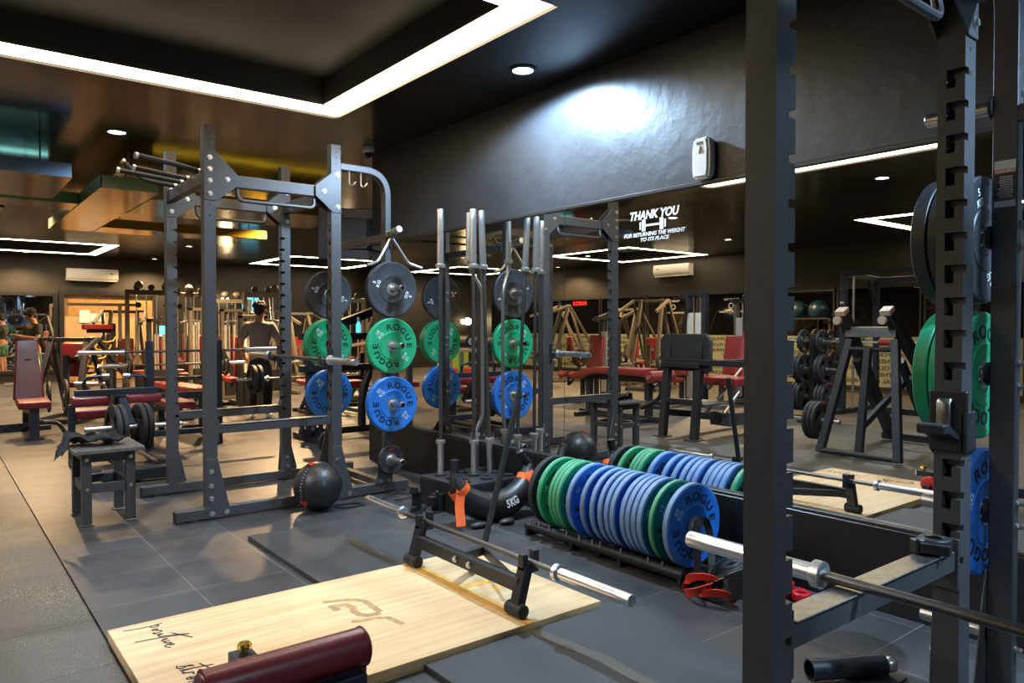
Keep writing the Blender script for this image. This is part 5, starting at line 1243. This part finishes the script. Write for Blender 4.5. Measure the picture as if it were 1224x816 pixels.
for k, (y, z, r, x) in enumerate(((4.42, .30, .215, -.75), (4.47, .30, .215, -.75), (4.52, .30, .215, -.75), (3.18, .30, .215, -.75), (3.13, .30, .215, -.75), (3.08, .30, .215, -.75), (3.03, .30, .215, -.75), (3.3, .83, .17, -.85))):
    tri_plate('weight_plate', ['black plate low on the far side of the A-frame machine, innermost of three', 'black plate low on the far side of the A-frame machine, middle of three', 'black plate low on the far side of the A-frame machine, outermost of three',
        'black plate low on the near side of the A-frame machine, innermost of four', 'black plate low on the near side of the A-frame machine, second from the frame', 'black plate low on the near side of the A-frame machine, third from the frame', 'black plate low on the near side of the A-frame machine, outermost of four',
        'small black plate on the upper peg of the A-frame machine'][k], r, .042, (x, y, z), 0 if k < 3 else PI, GTP)
# plate tree beyond it
def plate_tree(label, x, y, lab):
    t = mach('plate_tree', label, 'plate rack', (x, y, 0), 0, 'plate trees near the windows')
    b = nb(); beam(b, (0, 0, 0), (0, 0, 1.25), .08, .08, (0, 1, 0)); box(b, -.35, .35, -.04, .04, 0, .06); box(b, -.04, .04, -.35, .35, 0, .06); obj('post', b, 'black', t, bevel=.004)
    b = nb()
    for z in (.35, .75, 1.15):
        for s in (-1, 1): cyl(b, (0, s*.04, z), (0, s*.36, z), .024, n=12)
    obj('peg', b, 'satin', t)
    k = 0
    for z in (.42-.07, .75, 1.15):
        for s in (-1, 1):
            for q in range(3 if z < .5 else (2 if z < 1 else 1)):
                n = ['inner', 'middle', 'outer'][q]; lev = 'lowest' if z < .5 else ('middle' if z < 1 else 'top')
                tri_plate('weight_plate', '%s black plate on the %s %s peg of the %s' % (n, 'far' if s > 0 else 'near', lev, lab), .215 if z < 1 else .17, .042, (x, y+s*(.14+.052*q), z), 0 if s < 0 else PI, GTP)
plate_tree('black plate tree between the A-frame machine and the smith machine', -2.9, 5.75, 'nearer plate tree')
plate_tree('black plate tree near the windows, left of the smith machine', -4.9, 6.7, 'further plate tree')
# smith machine
t = mach('smith_machine', 'tall navy smith machine near the left windows behind the A-frame machine', 'exercise machine', (-4.6, 5.2, 0), 0)
b = nb()
for y in (5.95, 4.45):
    beam(b, (-4.1, y, 0), (-4.15, y, 2.22), .08, .10, (0, 1, 0)); beam(b, (-5.2, y, 0), (-5.2, y, 2.15), .08, .08, (0, 1, 0)); beam(b, (-3.9, y, .04), (-5.4, y, .04), .08, .07); beam(b, (-4.1, y, 2.18), (-5.25, y, 2.14), .07, .08); beam(b, (-4.9, y, 2.15), (-5.2, y, 1.7), .06, .06)
beam(b, (-4.15, 4.45, 2.19), (-4.15, 5.95, 2.19), .08, .08); beam(b, (-5.2, 4.45, 2.12), (-5.2, 5.95, 2.12), .08, .1); W_(b, 'frame', 'navy', bevel=.005)
b = nb()
for y in (5.85, 4.55): cyl(b, (-4.25, y, .08), (-4.25, y, 2.15), .018, n=12)
W_(b, 'guide_rod', 'chrome')
b = nb(); cyl(b, (-4.25, 4.1, 1.12), (-4.25, 6.3, 1.12), .016, n=12); cyl(b, (-4.25, 4.0, 1.12), (-4.25, 4.4, 1.12), .025, n=14); cyl(b, (-4.25, 6.0, 1.12), (-4.25, 6.4, 1.12), .025, n=14); W_(b, 'sliding_bar', 'chrome')
b = nb(); roll(b, (-4.25, 4.95, 1.12), (-4.25, 5.45, 1.12), .05); W_(b, 'bar_pad', 'redbright', bevel=.01)
b = nb(); box(b, -4.10, -4.095, 5.925, 5.985, 1.55, 1.63); box(b, -4.105, -4.09, 5.925, 5.985, 1.72, 1.75); W_(b, 'warning_label', 'palegrey')
# ball rack by the windows
t = mach('ball_rack', 'slim rack holding two teal exercise balls by the left windows', 'rack', (-7.3, 8.4, 0), 0)
b = nb()
for y in (7.9, 8.9): beam(b, (-7.3, y, 0), (-7.3, y, 1.52), .05, .05, (0, 1, 0)); box(b, -7.55, -7.05, y-.03, y+.03, 0, .04)
for x in (-7.42, -7.18): beam(b, (x, 7.85, 1.53), (x, 8.95, 1.53), .03, .03)
beam(b, (-7.3, 7.9, .7), (-7.3, 8.9, .7), .04, .04); W_(b, 'frame', 'black')
for y, l in ((8.15, 'teal exercise ball on the slim rack, nearer the smith machine'), (8.62, 'teal exercise ball on the slim rack, further from the smith machine')):
    tag(obj('exercise_ball', sphere(nb(), (0, 0, 0), .2), 'teal'), l, 'exercise ball', 'teal balls on the slim rack').location = (-7.3, y, 1.705)
# plyo boxes
def plyo(label, x, y, z, s, mat):
    t = mach('plyo_box', label, 'plyo box', (x, y, z), .2, 'stacked plyo boxes')
    obj('body', box(nb(), -s*.7, s*.7, -s*.7, s*.7, 0, s), mat, t, bevel=.01)
    b = nb(); box(b, s*.7-.002, s*.7+.001, -.09, .09, s*.5, s*.68); obj('hand_hole', b, 'ink', t)
plyo('red plyo box at the bottom of the stack beyond the bar holder in the mirror', -1.5, 13.0, 0, .5, 'redbox')
plyo('lime green plyo box on top of the red one', -1.5, 13.0, .501, .36, 'limebox')
# ------------------------------------------------------------------ people
def skin_obj(name, joints, edges, mat, parent, sub=2, root=0):
    me = bpy.data.meshes.new(name); me.from_pydata([j[0] for j in joints], edges, []); me.materials.append(M[mat])
    o = bpy.data.objects.new(name, me); COL.objects.link(o); o.parent = parent
    sk = o.modifiers.new('skin', 'SKIN'); sk.branch_smoothing = .4; sk.use_smooth_shade = True
    for i, j in enumerate(joints):
        r = j[1]; o.data.skin_vertices[0].data[i].radius = r if isinstance(r, tuple) else (r, r)
    o.data.skin_vertices[0].data[root].use_root = True
    s = o.modifiers.new('sub', 'SUBSURF'); s.levels = sub; s.render_levels = sub
    return o
def person(label, loc, rot, pose, shirt, legs, hair):
    t = thing('person', label, 'person', loc, (0, 0, rot))
    # local: facing -Y, x to the figure's left
    nod = pose.get('nod', 0); J = []; E = []; idx = {}
    def add(n, p, r, par=None):
        idx[n] = len(J); J.append((V(p), r))
        if par: E.append((idx[par], idx[n]))
    add('pelvis', (0, 0, .95), (.145, .11)); add('waist', (0, 0, 1.10), (.13, .10), 'pelvis'); add('chest', (0, -.01, 1.28), (.155, .115), 'waist'); add('neck0', (0, .01, 1.43), (.085, .075), 'chest')
    hd = lambda y, z: (0, .01 + y*math.cos(nod) - (z)*math.sin(nod), 1.46 + z*math.cos(nod) + y*math.sin(nod))
    add('neck1', hd(0, .03), .058, 'neck0'); add('jaw', hd(-.015, .09), (.064, .072), 'neck1'); add('skull', hd(.0, .16), (.076, .090), 'jaw'); add('crown', hd(.005, .225), (.056, .066), 'skull')
    for s, n in ((1, 'l'), (-1, 'r')):
        a = pose['arm_'+n]
        add('sh'+n, (s*.17, .005, 1.39), .062, 'chest'); add('el'+n, a[0], .043, 'sh'+n); add('wr'+n, a[1], .028, 'el'+n)
        d = (V(a[2])-V(a[1])).normalized(); side = d.cross(V((0, 0, 1))); side = (side.normalized() if side.length > .1 else V((1, 0, 0)))
        add('pa'+n, V(a[1])+d*.06, (.036, .02), 'wr'+n)
        for k in range(4): 
            q = V(a[1])+d*.095+side*(.026-.0175*k); add('f%d%s' % (k, n), q, .0095, 'pa'+n); add('g%d%s' % (k, n), q+d*(.055-.006*abs(k-1))+V((0, 0, -.015)), .0085, 'f%d%s' % (k, n))
        q = V(a[1])+d*.05+side*.04; add('th'+n, q, .011, 'pa'+n); add('tt'+n, q+d*.035+side*.01, .0095, 'th'+n)
        add('hip'+n, (s*.095, 0, .88), .095, 'pelvis'); add('kn'+n, (s*.10, -.02, .50), .06, 'hip'+n); add('an'+n, (s*.105, .02, .09), .04, 'kn'+n); add('toe'+n, (s*.12, -.13, .035), .035, 'an'+n)
    body = skin_obj('body', J, E, 'skin', t)
    H0 = V(hd(0, .16)); Rn = Matrix.Rotation(nod, 4, 'X')
    for s in (-1, 1):
        obj('ear', xf(sphere(nb(), (s*.079, .0, -.012), .022, (.45, .8, 1.3), 10, 8), T(H0) @ Rn), 'skin', body)
        obj('eye', xf(sphere(nb(), (s*.03, -.083, .0), .009, (1.2, .6, .8), 8, 6), T(H0) @ Rn), 'ink', body)
    obj('nose', xf(sphere(nb(), (0, -.092, -.025), .016, (.8, 1.1, 1.5), 10, 8), T(H0) @ Rn), 'skin', body)
    b = nb(); sphere(b, (0, .018, .035), .098*hair, (.92, 1.02, .88), 22, 14); sphere(b, (0, .045, -.03), .078*hair, (.95, .85, .95), 18, 12)
    for k in range(60):
        a, z = random.uniform(.1, PI-.1)*1.0, random.uniform(-.1, .9); d = V((math.cos(a)*math.sqrt(1-z*z), math.sin(a)*math.sqrt(1-z*z)+.0, z))
        sphere(b, V((0, .018, .035))+V((d.x*.088*hair, d.y*.098*hair, d.z*.082*hair)), .02*hair, (1, 1, 1), 8, 6)
    for v in b.verts:
        if v.co.y < -.055 and v.co.z < .055: v.co.y = -.055
    xf(b, T(H0) @ Rn); obj('hair', b, 'hair', t)
    g = 1.16
    sj = [(V((0, 0, .90)), (.165, .135)), (V((0, 0, 1.10)), (.16, .125)), (V((0, -.01, 1.27)), (.175, .135)), (V((0, .012, 1.42)), (.105, .09))]; se = [(0, 1), (1, 2), (2, 3)]
    for n in 'lr':
        a = pose['arm_'+n]; s = 1 if n == 'l' else -1; k = len(sj)
        sj += [(V((s*.175, .005, 1.385)), .078), (V((s*.175, .005, 1.385)).lerp(V(a[0]), .8), .066)]; se += [(2, k), (k, k+1)]
    skin_obj('shirt', sj, se, shirt, t)
    lj = [(V((0, 0, .96)), (.155, .125)), (V((0, 0, .86)), (.16, .125))]; le = [(0, 1)]
    for s in (1, -1):
        k = len(lj); lj += [(V((s*.10, 0, .74)), .10), (V((s*.105, -.01, .52)), .085 if legs[1] else .098)]; le += [(1, k), (k, k+1)]
        if legs[1]: lj += [(V((s*.108, .015, .12)), .062)]; le += [(k+1, k+2)]
    skin_obj('trousers' if legs[1] else 'shorts', lj, le, legs[0], t)
    b = nb()
    for s in (-1, 1): sphere(b, (s*.118, -.05, .04), .06, (.75, 2.1, .66), 16, 10)
    obj('shoes', b, 'plastic', t)
    return t
p = person('person in a charcoal t-shirt and green shorts reading a phone at the far mirror', (1.72, 17.7, 0), -1.15,
       dict(nod=.55, arm_l=((.24, -.06, 1.12), (.08, -.30, 1.17), (.03, -.42, 1.22)), arm_r=((-.24, -.06, 1.12), (-.08, -.30, 1.17), (-.03, -.42, 1.22))), 'shirt', ('shorts', False), 1.12)
p.scale = (1.0, 1.0, 1.0)
ph = tag(obj('phone', box(nb(), -.04, .04, -.006, .006, -.07, .07), 'ink', bevel=.004), 'dark phone held up by the reading person', 'phone'); 
ph.location = V((1.72, 17.7, 0)) + Matrix.Rotation(-1.15, 3, 'Z') @ V((0, -.455, 1.25)); ph.rotation_euler = (-.5, 0, -1.15)
person('person in a grey t-shirt and black trousers seen from behind the left rack', (3.9, 10.98, 0), PI-.5,
       dict(nod=.1, arm_l=((.27, .02, 1.12), (.25, -.14, .92), (.24, -.25, .85)), arm_r=((-.27, .02, 1.12), (-.25, -.14, .92), (-.24, -.25, .85))), 'greyshirt', ('trousers', True), 1.0)

# ------------------------------------------------------------------ repeated pieces of one part become parts of their own
PIECES = {'adjustment_holes': 'adjustment_hole', 'bar_catch': 'bar_catch', 'bolts': 'bolt', 'cross_bar': 'cross_bar', 'divider_pin': 'divider_pin', 'end_cap': 'end_cap', 'filler_tab': 'filler_tab', 'foot': 'foot',
          'guide_rod': 'guide_rod', 'guide_rods': 'guide_rod', 'hanger_rods': 'hanger_rod', 'peg': 'peg', 'piping': 'piping', 'plate_peg': 'plate_peg', 'pulley': 'pulley', 'rubber_foot': 'rubber_foot',
          'seat_post': 'seat_post', 'spindle': 'spindle', 'thigh_pad': 'thigh_pad', 'warning_label': 'warning_label', 'white_band': 'white_band', 'shroud': 'shroud', 'leg_roller': 'leg_roller', 'band_hook': 'band_hook'}
_pc = {}
def islands(me, gap):
    n = len(me.vertices); par = list(range(n))
    def find(a):
        while par[a] != a: par[a] = par[par[a]]; a = par[a]
        return a
    for e in me.edges:
        a, b2 = find(e.vertices[0]), find(e.vertices[1])
        if a != b2: par[a] = b2
    bb = {}
    for v in me.vertices:
        r = find(v.index); c = v.co
        if r not in bb: bb[r] = [c.copy(), c.copy()]
        else:
            for i in range(3): bb[r][0][i] = min(bb[r][0][i], c[i]); bb[r][1][i] = max(bb[r][1][i], c[i])
    rs = list(bb); q = {r: r for r in rs}
    def f2(a):
        while q[a] != a: a = q[a]
        return a
    for i, a in enumerate(rs):
        for c in rs[i+1:]:
            if all(bb[a][0][k]-gap <= bb[c][1][k] and bb[c][0][k]-gap <= bb[a][1][k] for k in range(3)): q[f2(a)] = f2(c)
    return [f2(find(i)) for i in range(n)]
def split_mesh(me, gap):
    if me.name in _pc: return _pc[me.name]
    ids = islands(me, gap); out = []
    for g in sorted(set(ids)):
        b = bmesh.new(); b.from_mesh(me); b.verts.ensure_lookup_table()
        bmesh.ops.delete(b, geom=[v for v in b.verts if ids[v.index] != g], context='VERTS')
        m2 = bpy.data.meshes.new(me.name); b.to_mesh(m2); b.free()
        for m in me.materials: m2.materials.append(m)
        out.append(m2)
    _pc[me.name] = out; return out
for o in list(bpy.data.objects):
    base = o.name.split('.')[0]
    if o.type != 'MESH' or base not in PIECES or o.parent is None or o.children: continue
    if base == 'lettering' and 'disc' not in [c.name.split('.')[0] for c in o.parent.children]: continue
    ms = split_mesh(o.data, .03 if base in ('lettering', 'weight_mark') else .003)
    if len(ms) < 2: continue
    par = o.parent; bpy.data.objects.remove(o)
    for m2 in ms:
        c = bpy.data.objects.new(PIECES[base], m2); COL.objects.link(c); c.parent = par

# ------------------------------------------------------------------ camera, world, view
cam = bpy.data.cameras.new('camera'); co = bpy.data.objects.new('camera', cam); COL.objects.link(co)
cam.sensor_width = 36; cam.lens = 890/1224*36; cam.clip_start = .05; cam.clip_end = 100
co.location = (0, 0, 1.35); co.rotation_euler = (PI/2-math.radians(1.094), 0, -math.atan2(702, 890))
sc = bpy.context.scene; sc.camera = co
w = bpy.data.worlds.new('world'); sc.world = w; w.use_nodes = True
w.node_tree.nodes['Background'].inputs['Color'].default_value = (.01, .012, .016, 1); w.node_tree.nodes['Background'].inputs['Strength'].default_value = .3
sc.view_settings.view_transform = 'Standard'; sc.view_settings.look = 'None'; sc.view_settings.gamma = 1; sc.view_settings.exposure = .0
sc.view_settings.use_curve_mapping = False
sc.cycles.max_bounces = 8; sc.cycles.glossy_bounces = 5; sc.cycles.diffuse_bounces = 4; sc.cycles.sample_clamp_indirect = 4
sc.cycles.use_denoising = True; sc.cycles.use_adaptive_sampling = False
sc.cycles.use_light_tree = True
